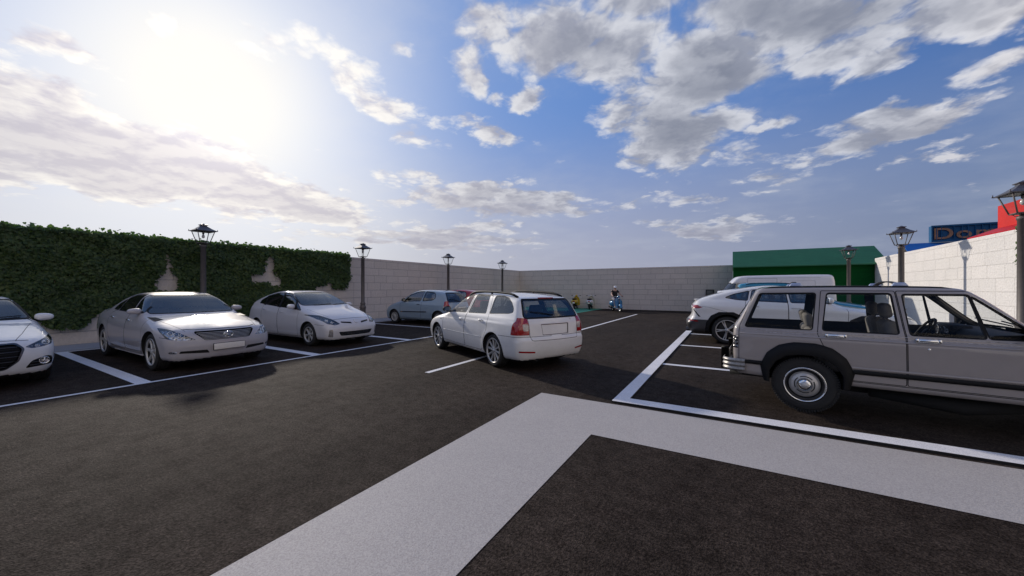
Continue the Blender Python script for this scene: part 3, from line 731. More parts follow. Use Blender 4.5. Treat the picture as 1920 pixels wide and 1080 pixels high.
class Car:
    def __init__(s, L, W, H, prof, sec, plan, uf, ur, R, kf=.22, kr=.20, kfl=None, krl=None, kc=.05, rad=.10, rtop=.07, zc=.62, zsplit=.95, crease=None, flare=.012, archR=None, res=1.0, tw=.21, archflat=False):
        s.L, s.W, s.H, s.uf, s.ur, s.R, s.tw = L, W, H, uf, ur, R, tw
        s.poly = cr_chain(prof, 4); s.sec = cr_chain(sec, 8); s.plan = cr_chain(plan, 8)
        s.kf, s.kr, s.kfl, s.krl, s.kc = kf, kr, kfl if kfl is not None else kf, krl if krl is not None else kr, kc
        s.rad, s.rtop, s.zc, s.zs, s.crease, s.flare = rad, rtop, zc, zsplit, crease, flare
        s.aR = archR or R+.045
        A = s.poly; s.pa = A; s.pb = np.roll(A, -1, 0)
        s.mesh(res)
    # --- implicit shape
    def half(s, u, z):
        w = s.W/2*np.interp(u, s.plan[:, 0], s.plan[:, 1])*np.interp(z, s.sec[:, 0], s.sec[:, 1])
        if s.crease:
            for (zf, zr, dep, wd) in s.crease:
                zl = zf + (zr-zf)*np.clip(u/s.L, 0, 1)
                w = w - dep/(1+np.exp(-(z-zl)/wd))
        if s.flare:
            for c in (s.uf, s.ur):
                d = np.hypot(u-c, z-s.R)-s.aR
                w = w + s.flare*np.exp(-(d/.07)**2)*(z < s.zs)
        return w
    def sdf(s, u, z):
        sh = u.shape; u = u.ravel(); z = z.ravel()
        if len(u) == 0: return u.reshape(sh)
        A = s.pa.astype(np.float64); E = s.pb-s.pa; l2 = (E*E).sum(1)+1e-12; ez = np.where(np.abs(E[:, 1]) > 1e-12, E[:, 1], 1e-12)
        out = np.empty(len(u))
        for i0 in range(0, len(u), 1500):
            U = u[i0:i0+1500, None]; Z = z[i0:i0+1500, None]
            dx = U-A[:, 0]; dz = Z-A[:, 1]
            t = np.clip((dx*E[:, 0]+dz*E[:, 1])/l2, 0, 1)
            d = np.sqrt(((dx-t*E[:, 0])**2+(dz-t*E[:, 1])**2).min(1))
            c = ((A[:, 1] > Z) != (s.pb[:, 1] > Z)) & (U < A[:, 0]+dz*E[:, 0]/ez)
            d[(c.sum(1) % 2) == 1] *= -1
            out[i0:i0+1500] = d
        return out.reshape(sh)
    def f(s, p):
        u, y, z = p[..., 0], p[..., 1], p[..., 2]
        y2 = y*y; t = np.clip((u/s.L-.28)/.30, 0, 1); t = t*t*(3-2*t)
        t2 = np.clip((u/s.L-.5)/.28, 0, 1); t2 = t2*t2*(3-2*t2)
        lo = np.clip((z-.55)/.35, 0, 1)
        ue = u - (s.kfl+(s.kf-s.kfl)*lo)*y2*(1-t) + (s.krl+(s.kr-s.krl)*lo)*y2*t2
        d1 = s.sdf(ue, z + s.kc*y2); d2 = np.abs(y) - s.half(u, z)
        hi = np.clip((z-s.zs)/.2+.5, 0, 1); k = s.rad + (s.rtop-s.rad)*hi
        h = np.maximum(k-np.abs(d1-d2), 0); return np.maximum(d1, d2) + h*h/(4*k)
    def cast(s, o, d, tmax=3., it=20):
        o = np.asarray(o, float); d = np.asarray(d, float)
        lo = np.zeros(o.shape[:-1]); hi = np.full(o.shape[:-1], tmax)
        for _ in range(it):
            m = (lo+hi)/2; v = s.f(o + d*m[..., None]) < 0
            lo = np.where(v, m, lo); hi = np.where(v, hi, m)
        return o + d*((lo+hi)/2)[..., None]
    def grad(s, p, e=.012):
        g = np.zeros_like(p)
        for i in range(3):
            q = np.zeros(3); q[i] = e; g[..., i] = s.f(p+q)-s.f(p-q)
        return g/(np.linalg.norm(g, axis=-1)[..., None]+1e-9)
    # surface points seen from a side, the front or the rear (u, y, z coordinates)
    def at_side(s, u, z): 
        o = np.array([[u, 0., z]]); return s.cast(o, np.array([[0, 1., 0]]))[0]
    def at_front(s, y, z):
        o = np.array([[s.L*.42, y, z]]); return s.cast(o, np.array([[-1., 0, 0]]))[0]
    def at_rear(s, y, z):
        o = np.array([[s.L*.6, y, z]]); return s.cast(o, np.array([[1., 0, 0]]))[0]
    def at_top(s, u, y, z0=.6):
        o = np.array([[u, y, z0]]); return s.cast(o, np.array([[0, 0, 1.]]))[0]
    def loc(s, p, side=1): return Vector((s.L/2-p[0], side*p[1], p[2]))
    # --- half shell (y >= 0)
    def mesh(s, res):
        L = s.L; nx, ny, nz = int(L/.046*res), int(15*res), int(26*res); e = .55
        zl = float(s.poly[:, 1].min()); keys = {}; pts = []
        def vid(i, j, k):
            q = (i, j, k)
            if q not in keys:
                keys[q] = len(pts)
                pts.append((-.1 + (L+.2)*i/nx, s.W/2*j/ny, zl-.02 + (s.H-zl+.04)*k/nz))
            return keys[q]
        F = []
        for i in range(nx):
            for k in range(nz): F.append([vid(i, ny, k), vid(i+1, ny, k), vid(i+1, ny, k+1), vid(i, ny, k+1)])
            for j in range(ny):
                F.append([vid(i, j, nz), vid(i+1, j, nz), vid(i+1, j+1, nz), vid(i, j+1, nz)])
                F.append([vid(i, j, 0), vid(i+1, j, 0), vid(i+1, j+1, 0), vid(i, j+1, 0)])
        for j in range(ny):
            for k in range(nz):
                F.append([vid(0, j, k), vid(0, j+1, k), vid(0, j+1, k+1), vid(0, j, k+1)])
                F.append([vid(nx, j, k), vid(nx, j+1, k), vid(nx, j+1, k+1), vid(nx, j, k+1)])
        P = np.array(pts); O = np.stack([np.clip(P[:, 0], e, L-e), np.zeros(len(P)), np.full(len(P), s.zc)], 1)
        D = P-O; D /= np.linalg.norm(D, axis=1)[:, None]
        V = s.cast(O, D)
        bm = bmesh.new(); s.bm = bm
        vs = [bm.verts.new(v) for v in V]
        for q in F: bm.faces.new([vs[i] for i in q])
        # outward normals
        bm.faces.ensure_lookup_table(); bm.normal_update()
        C = np.array([f.calc_center_median() for f in bm.faces]); G = s.grad(C); Nn = np.array([f.normal for f in bm.faces])
        bmesh.ops.reverse_faces(bm, faces=[f for f, d in zip(bm.faces, (G*Nn).sum(1)) if d < 0])
        s.lay = bm.faces.layers.int.new('reg'); s.names = {}; s.n = 0
        bm.normal_update()
    def region(s, name, view, poly, of=('body',), umin=None, umax=None, nmin=.2):
        """cut the outline out of the shell as its own region; returns its id"""
        bm, lay = s.bm, s.lay; P = [np.array(p, float) for p in poly]; P = [p for i, p in enumerate(P) if np.linalg.norm(p-P[i-1]) > 1e-5]
        ax = {'side': (0, 2), 'front': (1, 2), 'rear': (1, 2), 'top': (0, 1)}[view]; dep = {'side': 1, 'front': 0, 'rear': 0, 'top': 2}[view]; sg = -1 if view == 'front' else 1
        lo = np.min(P, 0)-.002; hi = np.max(P, 0)+.002
        okid = {0} if 'body' in of else set()
        okid |= {i for i, n in s.names.items() if n in of}
        def bb(f):
            a = [v.co[ax[0]] for v in f.verts]; b = [v.co[ax[1]] for v in f.verts]; return min(a), max(a), min(b), max(b)
        cand = set()
        for f in bm.faces:
            if f[lay] not in okid or f.normal[dep]*sg < nmin: continue
            c = f.verts[0].co
            if view == 'front' and c.x > s.L*.5: continue
            if view == 'rear' and c.x < s.L*.5: continue
            if umin is not None and c.x < umin: continue
            if umax is not None and c.x > umax: continue
            x0, x1, y0, y1 = bb(f)
            if x1 < lo[0] or x0 > hi[0] or y1 < lo[1] or y0 > hi[1]: continue
            cand.add(f)
        n = len(P)
        for i in range(n):
            a, b = P[i], P[(i+1) % n]; e = b-a
            if np.linalg.norm(e) < 1e-5: continue
            x0, x1 = sorted((a[0], b[0])); y0, y1 = sorted((a[1], b[1])); nn = Vector((0, 0, 0)); nn[ax[0]] = e[1]; nn[ax[1]] = -e[0]; nn.normalize()
            co = Vector((0, 0, 0)); co[ax[0]] = a[0]; co[ax[1]] = a[1]
            sel = []
            for f in cand:
                q = bb(f)
                if q[1] < x0-1e-4 or q[0] > x1+1e-4 or q[3] < y0-1e-4 or q[2] > y1+1e-4: continue
                sel.append(f)
            if not sel: continue
            ed = set(); ve = set()
            for f in sel: ed.update(f.edges); ve.update(f.verts)
            r = bmesh.ops.bisect_plane(bm, geom=sel+list(ed)+list(ve), dist=2e-5, plane_co=co, plane_no=nn)
            for g in r['geom']:
                if isinstance(g, bmesh.types.BMFace): cand.add(g)
            cand = {f for f in cand if f.is_valid}
        s.n += 1; s.names[s.n] = name
        cl = [f for f in cand if f.is_valid and f[lay] in okid]
        if cl:
            C = np.array([[f.calc_center_median()[ax[0]], f.calc_center_median()[ax[1]]] for f in cl])
            for f, k in zip(cl, in_poly(C, [tuple(p) for p in P])):
                if k: f[lay] = s.n
        return s.n
    def faces(s, ids):
        ids = {ids} if isinstance(ids, int) else set(ids)
        return [f for f in s.bm.faces if f[s.lay] in ids]
    def arrays(s, fs):
        idx = {}; V = []; F = []
        for f in fs:
            q = []
            for v in f.verts:
                if v not in idx: idx[v] = len(V); V.append(tuple(v.co))
                q.append(idx[v])
            F.append(q)
        return np.array(V), F
    def obj(s, name, fs, mat, parent, side=0, off=0., mats=None, extra=None):
        """side 1 / -1: one flank, 0: both halves in one mesh; off: move along the normals; extra: [(faces, material, offset)]"""
        VV = []; NN = []; FF = []; MI = []; ML = []
        for fs_, m_, of_ in [(fs, mat, off)] + (extra or []):
            if not fs_: continue
            V, F = s.arrays(fs_); G = s.grad(V)
            P = V + G*of_
            if m_ not in ML: ML.append(m_)
            for sd in ((1, -1) if side == 0 else (side,)):
                b = sum(len(x) for x in VV)
                Q = np.stack([s.L/2-P[:, 0], sd*P[:, 1], P[:, 2]], 1); Nn = np.stack([-G[:, 0], sd*G[:, 1], G[:, 2]], 1)
                if side == 0: Q[np.abs(V[:, 1]) < 1e-5, 1] = 0
                VV.append(Q); NN.append(Nn)
                for q in F:
                    q2 = [i+b for i in q]; FF.append(q2 if sd == -1 else q2[::-1]); MI.append(ML.index(m_))
        V = np.concatenate(VV); Nn = np.concatenate(NN)
        me = bpy.data.meshes.new(name); me.from_pydata([tuple(v) for v in V], [], FF)
        for m_ in ML: me.materials.append(m_)
        me.polygons.foreach_set('material_index', MI); me.polygons.foreach_set('use_smooth', [True]*len(FF))
        me.update()
        me.normals_split_custom_set_from_vertices([tuple(v) for v in Nn])
        o = bpy.data.objects.new(name, me); COL.objects.link(o)
        if parent is not None: o.parent = parent
        return o

_wheel_cache = {}
def wheel(parent, x, y, R, tw, rimR, style, side, turn=0.):
    """wheel > tyre, rim; outward face on +y for side 1"""
    key = (R, tw, rimR, style)
    if key not in _wheel_cache:
        h = tw/2
        mb = MB().mat(M['rubber'])
        ins = [(rimR-.012, -h+.02), (rimR+.004, -h+.004), (rimR+.03, -h-.002), (R-.045, -h-.004), (R-.018, -h+.012), (R-.004, -h+.035)]
        prof = ins[:]
        for q in np.linspace(-h+.05, h-.05, 5):
            prof += [(R, q-.012), (R, q+.008), (R-.007, q+.010), (R-.007, q+.016)]
        prof += [(r, -q) for r, q in ins[::-1]]
        # sidewall ribs
        mb.lathe(prof, 56, axis='y', cap=False)
        mb.lathe([(rimR+.035, h+.0015), (rimR+.038, h+.006), (rimR+.041, h+.0015)], 56, axis='y', cap=False)
        if style == 'steel':
            for k in range(72):   # shoulder tread blocks
                a = 2*PI*k/72; RM = Matrix.Rotation(a, 4, 'Y')
                for sy in (-1, 1): mb.box(R-.03, R+.002, sy*(h-.022)-.022, sy*(h-.022)+.022, -.0085, .0085, M=RM)
        ty = mb.build('tyre')
        mb = MB().mat(M['alloy'])
        rr = rimR
        if style == 'steel':
            mb.mat(M['chrome']); mb.lathe([(rr-.006, h-.016), (rr+.003, h-.004), (rr+.004, h+.004), (rr-.010, h+.002), (rr-.016, h-.012)], 48, axis='y', cap=False)
            mb.mat(M['alloy_dark']); mb.lathe([(rr-.016, h-.012), (rr-.03, h-.05), (rr-.045, h-.055)], 48, axis='y', cap=False)
            mb.mat(M['alloy']); mb.lathe([(rr-.045, h-.055), (rr-.07, h-.03), (rr*.60, h-.012), (rr*.40, h-.014), (rr*.37, h-.006)], 48, axis='y', cap=False)
            mb.mat(M['chrome']); mb.lathe([(rr*.36, h-.012), (rr*.34, h+.012), (rr*.20, h+.03), (rr*.17, h+.03)], 40, axis='y', cap=False)
            mb.mat(M['alloy']); mb.lathe([(rr*.19, h+.028), (rr*.19, h+.042), (rr*.17, h+.048), (.001, h+.050)], 30, axis='y', cap=False)
            mb.mat(M['seam'])
            for k in range(4):
                a0 = k*PI/2+.12; a1 = (k+1)*PI/2-.12; rows = []
                for a in np.linspace(a0, a1, 10): rows.append([(r*math.cos(a), h-.0095, r*math.sin(a)) for r in (rr*.455, rr*.50)])
                mb.grid(rows)
        else:
            mb.lathe([(rr-.02, -h+.02), (rr-.022, h-.035), (rr-.006, h-.018), (rr+.004, h-.006), (rr+.002, h+.004), (rr-.010, h+.002), (rr-.018, h-.010), (rr-.021, h-.020)], 56, axis='y', cap=False)
            mb.mat(M['disc']); mb.lathe([(rr-.021, h-.0205), (rr-.024, h-.052)], 56, axis='y', cap=False); mb.mat(M['alloy'])  # rim barrel coloured dark, as shade in the gaps between spokes
            mb.lathe([(.062, h-.055), (.062, h-.022), (.05, h-.012), (.030, h-.010), (.028, h-.004), (.001, h-.002)], 28, axis='y', cap=False)
            def spoke(a, w0, w1, da=0.):
                RM = Matrix.Rotation(-a, 4, 'Y'); rows = []
                for t in np.linspace(0, 1, 7):
                    r = .05 + (rr-.018-.05)*t; w = w0+(w1-w0)*t; yf = h-.014-.012*math.sin(t*PI*.8)+.006*t; o_ = da*t
                    rows.append([RM @ Vector(q) for q in ((r, yf-.035, -w+o_), (r, yf-.006, -w+o_), (r, yf, -w*.7+o_), (r, yf, w*.7+o_), (r, yf-.006, w+o_), (r, yf-.035, w+o_))])
                mb.grid(rows, True)
            if style == 'seven':
                for k in range(7): spoke(2*PI*k/7+.22, .017, .030)
            elif style == 'five':
                for k in range(5):
                    spoke(2*PI*k/5+.3, .02, .012, .03); spoke(2*PI*k/5+.3, .02, .012, -.03)
            elif style == 'six':
                for k in range(6): spoke(2*PI*k/6, .018, .036)
            elif style == 'multi':
                for k in range(10): spoke(2*PI*k/10+.05, .010, .010, .012); spoke(2*PI*k/10+.05+.20, .010, .010, -.012)
            elif style == 'fine':
                for k in range(9): spoke(2*PI*k/9, .012, .016); 
                for k in range(9): spoke(2*PI*k/9+.35, .008, .010)
            mb.mat(M['alloy_dark'])
            for k in range(5):
                a = 2*PI*k/5+.3; mb.lathe([(.009, h-.02), (.008, h-.008), (.001, h-.008)], 8, Matrix.Translation((.043*math.cos(a), 0, .043*math.sin(a))), axis='y', cap=False)
        rim = mb.build('rim')
        mb = MB().mat(M['disc']); mb.lathe([(.02, h-.045), (rimR*.78, h-.045), (rimR*.80, h-.052), (rimR-.023, h-.052), (rimR-.026, -h+.04), (.02, -h+.04)], 36, axis='y', cap=False)
        hub = mb.build('wheel')
        me = (hub.data, ty.data, rim.data)
        for o in (hub, ty, rim): bpy.data.objects.remove(o)
        _wheel_cache[key] = me
    me = _wheel_cache[key]
    w = bpy.data.objects.new('wheel', me[0]); COL.objects.link(w); w.parent = parent
    w.location = (x, y, R); w.rotation_euler = (0, random.uniform(0, 2) if style != 'seven' else .1, (0 if side > 0 else PI) + turn)
    w.rotation_mode = 'XYZ'
    for nme, md in (('tyre', me[1]), ('rim', me[2])):
        o = bpy.data.objects.new(nme, md); COL.objects.link(o); o.parent = w
    return w

def seat(mb, x, y, z, w=.48, hb=.62, head=True, lean=-.22, d=.5):
    """car seat facing +x; cushion top at z"""
    mb.box(x-d/2, x+d/2, y-w/2, y+w/2, z-.16, z, bev=.05, seg=3)
    RM = Matrix.Translation((x-d/2+.04, y, z-.08)) @ Matrix.Rotation(lean, 4, 'Y')
    mb.box(-.07, .06, -w/2, w/2, 0, hb, bev=.055, seg=3, M=RM)
    mb.box(.02, .085, -w/2+.01, -w/2+.11, .05, hb-.12, bev=.03, seg=2, M=RM); mb.box(.02, .085, w/2-.11, w/2-.01, .05, hb-.12, bev=.03, seg=2, M=RM)
    if head:
        mb.box(-.045, .05, -w*.29, w*.29, hb+.03, hb+.21, bev=.04, seg=3, M=RM)
        for q in (-.06, .06): mb.tube([RM @ Vector((0, q, hb-.05)), RM @ Vector((0, q, hb+.06))], .008, 6)

def interior(car, root, us, wheel_side, cloth, rear_u=None, dash_u=None, dash_z=.98, seat_z=.56, head=True, floor=True):
    """us = u of the front seats; wheel_side = local y sign of the driver"""
    L = car.L
    for sy in (-1, 1):
        mb = MB().mat(M[cloth]); seat(mb, L/2-us, sy*.36, seat_z, head=head); mb.build('seat', root)
    if rear_u:
        mb = MB().mat(M[cloth]); 
        for sy in (-.42, .42): seat(mb, L/2-rear_u, sy, seat_z+.02, w=.60, hb=.52, head=head)
        mb.build('rear_seat', root)
    if dash_u:
        wd = float(car.half(np.array(dash_u+.15), np.array(dash_z-.05)))-.09
        mb = MB().mat(M['black_trim']); x = L/2-dash_u
        rows = []
        for y in np.linspace(-wd, wd, 9):
            rows.append([(x+.45, y, dash_z-.05), (x+.18, y, dash_z-.01), (x, y, dash_z), (x-.10, y, dash_z-.03), (x-.14, y, dash_z-.12), (x-.10, y, dash_z-.34), (x+.1, y, dash_z-.5)])
        mb.grid(rows)
        mb.box(x-.17, x+.05, wheel_side*.36-.19, wheel_side*.36+.19, dash_z-.1, dash_z+.045, bev=.04)
        mb.build('dashboard', root)
        mb = MB().mat(M['black_trim']); c = Vector((x-.34, wheel_side*.36, dash_z-.08)); RM = Matrix.Translation(c) @ Matrix.Rotation(-rad(62), 4, 'Y')
        mb.tube([RM @ Vector((.185*math.cos(a), .185*math.sin(a), 0)) for a in np.linspace(0, 2*PI, 28, endpoint=False)], .0135, 8, closed=True)
        for a in (0.3, PI-.3, PI*1.5): mb.tube([RM @ Vector((.05*math.cos(a), .05*math.sin(a), -.02)), RM @ Vector((.18*math.cos(a), .18*math.sin(a), 0))], .014, 6)
        mb.ell(RM @ Vector((0, 0, -.015)), (.075, .075, .03), RM.to_3x3().to_4x4()); mb.tube([RM @ Vector((0, 0, 0)), RM @ Vector((0, 0, -.3))], .03, 8)
        mb.build('steering_wheel', root)
    if floor:
        mb = MB().mat(M['cloth_dark']); hw = car.W/2-.2
        mb.box(L/2-car.ur+.1, L/2-car.uf-.42, -hw, hw, .30, .34); mb.build('cabin_floor', root)

class CarBuild:
    """puts the parts of one vehicle together under an Empty"""
    def __init__(s, car, name, label, pm, loc, rz, cat='car', group=None):
        s.c = car; s.pm = pm; s.name = name
        s.root = empty(name, loc, rz); tag(s.root, label, cat, group)
        s.glassF = []; s.doors = {}; s.later = []
    def arches(s, flat=None, r=None):
        c = s.c; r = r or c.aR
        for cu in (c.uf, c.ur):
            P = flat(cu) if flat else circle(cu, c.R, r, 40)
            c.region('arch', 'side', P)
            # wheel well
            pts = [q for q in P if q[1] > .12]
            pts = sorted(pts, key=lambda q: math.atan2(q[1]-c.R, q[0]-cu) if math.atan2(q[1]-c.R, q[0]-cu) > -PI/2 else math.atan2(q[1]-c.R, q[0]-cu)+2*PI)
            for sd in (1, -1):
                mb = MB().mat(M['under']); rows = []
                for q in pts:
                    w = float(c.half(np.array(q[0]), np.array(q[1])))-.004
                    pl = c.at_side(q[0], q[1])[1]-.002
                    rows.append([c.loc((q[0], yy, q[1]), sd) for yy in (pl, pl-.05, w-.34)])
                mb.grid(rows)
                mb.poly([r_[2] for r_ in rows])
                mb.build('wheel_well', s.root)
    def pane(s, poly, view='side', trim=.016, mat='glass', name='window', rnd=.035, door=None, tmat='black_trim', **k):
        s.later.append(('pane', poly, view, trim, mat, name, rnd, door, tmat, k))
        c = s.c; P = round_poly(poly, rnd, 4) if rnd else [np.array(p, float) for p in poly]
        if view in ('front', 'rear'): P = s.clipc(P)
        gi = c.region(name, view, P, **k)
        ti = None
        if trim:
            Q = offset_poly(P, trim)
            if view in ('front', 'rear'): Q = s.clipc(Q)
            ti = c.region(name+'_trim', view, Q, **k)
        s.glassF.append((gi, ti, view, mat, name, door, tmat)); return gi
    def clipc(s, P):
        """outlines that cross the centre line: keep y >= 0"""
        out = []
        n = len(P)
        for i in range(n):
            a, b = np.array(P[i], float), np.array(P[(i+1) % n], float)
            if a[0] >= -1e-6: out.append(a)
            if (a[0] < -1e-6) != (b[0] < -1e-6):
                t = (-.002-a[0])/(b[0]-a[0]); out.append(a+(b-a)*t)
        return [np.array((q[0] if q[0] > .0005 else -.002, q[1])) for q in out]
    def door(s, key, poly, gap=.0045, rnd=.06):
        P = round_poly(poly, rnd, 5); c = s.c
        ids = c.region('door', 'side', offset_poly(P, -gap))
        c.region('seam', 'side', offset_poly(P, gap))
        s.doors[key] = ids
    def seam(s, view, pts, w=.0045, **k):
        """open panel gap along a polyline"""
        pts = [np.array(p, float) for p in pts]
        for a, b in zip(pts[:-1], pts[1:]):
            d = (b-a)/np.linalg.norm(b-a); n = np.array((-d[1], d[0]))*w; a2 = a-d*w*.5; b2 = b+d*w*.5
            Q = [a2+n, b2+n, b2-n, a2-n]
            if view in ('front', 'rear'): Q = s.clipc(Q)
            s.c.region('seam', view, Q, **k)
    def patch(s, name, view, poly, mat, rnd=.02, one=False, off=0., extra=None, clip=True, parent=None, **k):
        """a differently finished patch of the shell as a part (or a pair of parts)"""
        P = round_poly(poly, rnd, 4) if rnd else [np.array(p, float) for p in poly]
        if view in ('front', 'rear') and clip: P = s.clipc(P)
        i = s.c.region(name, view, P, **k)
        s.later.append(('patch', i, name, mat, one, off, extra)); return i
    def lamp(s, name, view, poly, bowl='bowl', depth=.035, rnd=.02, cover='lens', bulbs=(), bm='projector', one=False, **k):
        P = round_poly(poly, rnd, 4) if rnd else [np.array(p, float) for p in poly]
        i = s.c.region(name, view, P, **k)
        s.later.append(('lamp', i, name, bowl, depth, cover, bulbs, bm, view)); return i
    def finish(s, style, rimR, skip_liner=False, under_z=.30, side_only=None):
        c, root = s.c, s.root; bm, lay = c.bm, c.lay
        bm.normal_update()
        fs = c.faces(0); seam = c.faces([i for i, n in c.names.items() if n == 'seam'])
        und = [f for f in fs if f.normal.z < -.75 and f.calc_center_median().z < under_z+.1]
        us = set(und); bod = [f for f in fs if f not in us]
        trims = []
        for gi, ti, view, mat, name, door, tm in s.glassF:
            if ti is not None: trims += [(c.faces(ti), M[tm], -.002)]
        c_obj = c.obj('body', bod, s.pm, root, 0, extra=[(seam, M['seam'], -.006), (und, M['under'], 0.)] + trims)
        dobj = {}
        for k, i in s.doors.items():
            F = c.faces(i)
            for sd in (1, -1): dobj[(k, sd)] = c.obj('door', F, s.pm, root, sd)
        for gi, ti, view, mat, name, door, tm in s.glassF:
            F = c.faces(gi)
            if not F: continue
            if view == 'side':
                for sd in (1, -1): c.obj(name, F, M[mat], dobj.get((door, sd), root), sd, -.005)
            else: c.obj(name, F, M[mat], root, 0, -.005)
        if not skip_liner:
            solid = [f for f in bm.faces if f.calc_center_median().z > .50 and c.names.get(f[lay], 'body') in ('body', 'door', 'seam') or c.names.get(f[lay], '').endswith('_trim')]
            c.obj('lining', solid, M['cloth_dark'], root, 0, -.032)
        for it in s.later:
            if it[0] == 'patch':
                _, i, name, mat, one, off, extra = it; F = c.faces(i)
                if not F: print('EMPTY', s.name, name); continue
                if one: c.obj(name, F, M[mat] if isinstance(mat, str) else mat, root, 0, off)
                else:
                    for sd in (1, -1): c.obj(name, F, M[mat] if isinstance(mat, str) else mat, root, sd, off)
            elif it[0] == 'lamp':
                _, i, name, bowl, depth, cover, bulbs, bmn, view = it; F = c.faces(i)
                if not F: print('EMPTY', s.name, name); continue
                for sd in (1, -1):
                    o = c.obj(name, F, M[cover], root, sd, .001)
                    c.obj('reflector', F, M[bowl], o, sd, -depth)
                    for q in bulbs:
                        a, b, r = q[:3]
                        p = c.at_front(a, b) if view == 'front' else (c.at_rear(a, b) if view == 'rear' else c.at_side(a, b))
                        g = c.grad(p[None])[0]; ctr = c.loc(p - g*(depth*.6), sd)
                        mb = MB().mat(M['chrome']); dv = Vector((-g[0], g[1]*sd, g[2])); dv = (Vector((1 if view == 'front' else -1, 0, 0))*.7 + dv*.3).normalized(); R_ = dv.to_track_quat('Z', 'Y').to_matrix().to_4x4(); T = Matrix.Translation(ctr) @ R_
                        mb.lathe([(r*1.25, -.01), (r*1.28, .008), (r*1.1, .012), (r*.98, .0)], 20, T, cap=False)
                        mb.mat(M[bmn]); mb.lathe([(r, .0), (r*.8, .007), (r*.45, .011), (.0005, .013)], 20, T, cap=False); mb.build('bulb', o)
        for sd in (1, -1):
            for cu in (c.uf, c.ur):
                y = float(c.half(np.array(cu), np.array(c.R*1.3)))-c.tw/2-.012
                wheel(root, c.L/2-cu, sd*y, c.R, c.tw, rimR, style, sd)
        # something solid between the wheels
        mb = MB().mat(M['under'])
        for cu in (c.uf, c.ur): mb.tube([(c.L/2-cu, -c.W/2+.2, c.R), (c.L/2-cu, c.W/2-.2, c.R)], .05, 8)
        mb.box(-c.L/2+.5, c.L/2-.5, -.36, .36, c.poly[:, 1].min()-.01, .42); mb.build('chassis', root)
        s.dobj = dobj; s.body = c_obj
        bm.free(); return root
    # fittings ---------------------------------------------------------------
    def bar(s, name, pts, r, mat, view='front', off=.0, one=True, parent=None, n=6, flat=None):
        """tube along surface points [(a, b)] seen from a view; mirrored as a pair unless one"""
        c = s.c; P = []
        for a, b in pts:
            p = {'front': c.at_front, 'rear': c.at_rear, 'side': c.at_side, 'top': c.at_top}[view](a, b)
            g = c.grad(p[None])[0]; P.append(p+g*off)
        for sd in ((1,) if one else (1, -1)):
            mb = MB().mat(M[mat] if isinstance(mat, str) else mat); mb.tube([c.loc(p, sd) for p in P], r, n); mb.build(name, parent or s.root)
    def handle(s, u, z, key=None, mat=None, ln=.20, hh=.028, tilt=0.):
        c = s.c; mt = mat or s.pm
        for sd in (1, -1):
            pr_ = s.dobj.get((key, sd), s.root)
            mb = MB().mat(M['seam'])
            p = c.at_side(u, z); g = c.grad(p[None])[0]
            rows = []
            for t in np.linspace(0, PI*2, 16, endpoint=False):
                q = c.at_side(u+.045*math.cos(t), z+.032*math.sin(t)); rows.append(c.loc(q+g*.0015, sd))
            mb.mat(M['alloy_dark'] if mat else s.pm); 
            mb.mat(mt); R_ = []
            for t in np.linspace(-1, 1, 9):
                q = c.at_side(u+t*ln/2, z+tilt*t); o_ = .012+.018*(1-t**4); hw = hh/2*(1-.5*t**6)
                q = q+g*o_
                R_.append([c.loc(q+np.array((0, -g[2], g[1]))*hw*math.cos(a)+g*.008*math.sin(a), sd) for a in np.linspace(0, 2*PI, 8, endpoint=False)])
            mb.grid(R_, True)
            for rr in (R_[0], R_[-1]): mb.poly(rr, True)
            for t in (-.85, .85):
                q = c.at_side(u+t*ln/2, z); mb.tube([c.loc(q, sd), c.loc(q+g*.022, sd)], .011, 6)
            mb.build('handle', pr_)
    def mirror(s, u, z, size=(.10, .12, .075), mat=None, out=.10, stalk=None, dz=.03, key=None, back=.02, boxy=False):
        c = s.c; p = c.at_side(u, z)
        for sd in (1, -1):
            ctr = c.loc((u+back, p[1]+out, z+dz), sd)
            mb = MB().mat(mat or s.pm)
            if boxy: mb.box(ctr.x-size[0]/2, ctr.x+size[0]/2, ctr.y-size[1], ctr.y+size[1], ctr.z-size[2], ctr.z+size[2], bev=.025, seg=3)
            else:
                g = bmesh.ops.create_uvsphere(mb.bm, u_segments=24, v_segments=14, radius=1)
                for v in g['verts']:
                    x, y, zz_ = v.co
                    x = abs(x)**.85*(1 if x > 0 else -1)
                    if x < 0: x *= .25                       # flat glass side to the rear
                    y = abs(y)**.75*(1 if y > 0 else -1); zz_ = abs(zz_)**.75*(1 if zz_ > 0 else -1)
                    v.co = Vector((x*size[0], y*size[1], zz_*size[2]*(1-.12*y*sd)))+ctr
                mb._fin(g['verts'], None, True)
            mb.mat(M['black_trim'] if stalk is None else stalk)
            q = c.loc((u-.01, p[1]-.012, z-.005), sd)
            mb.tube([q, (q+ctr)/2+Vector((0, 0, -.022)), ctr+Vector((0, -sd*size[1]*.4, -size[2]*.55))], [.03, .024, .02], 8)
            mo = mb.build('mirror', s.root)
            mb = MB().mat(M['mirror']); xx = ctr.x-(size[0]*.26 if not boxy else size[0]/2+.003)
            mb.poly([(xx, ctr.y+size[1]*.8*a, ctr.z+size[2]*.75*b) for a, b in ((-1, -.7), (-.7, -1), (.7, -1), (1, -.7), (1, .7), (.7, 1), (-.7, 1), (-1, .7))]); mb.build('mirror_glass', mo)
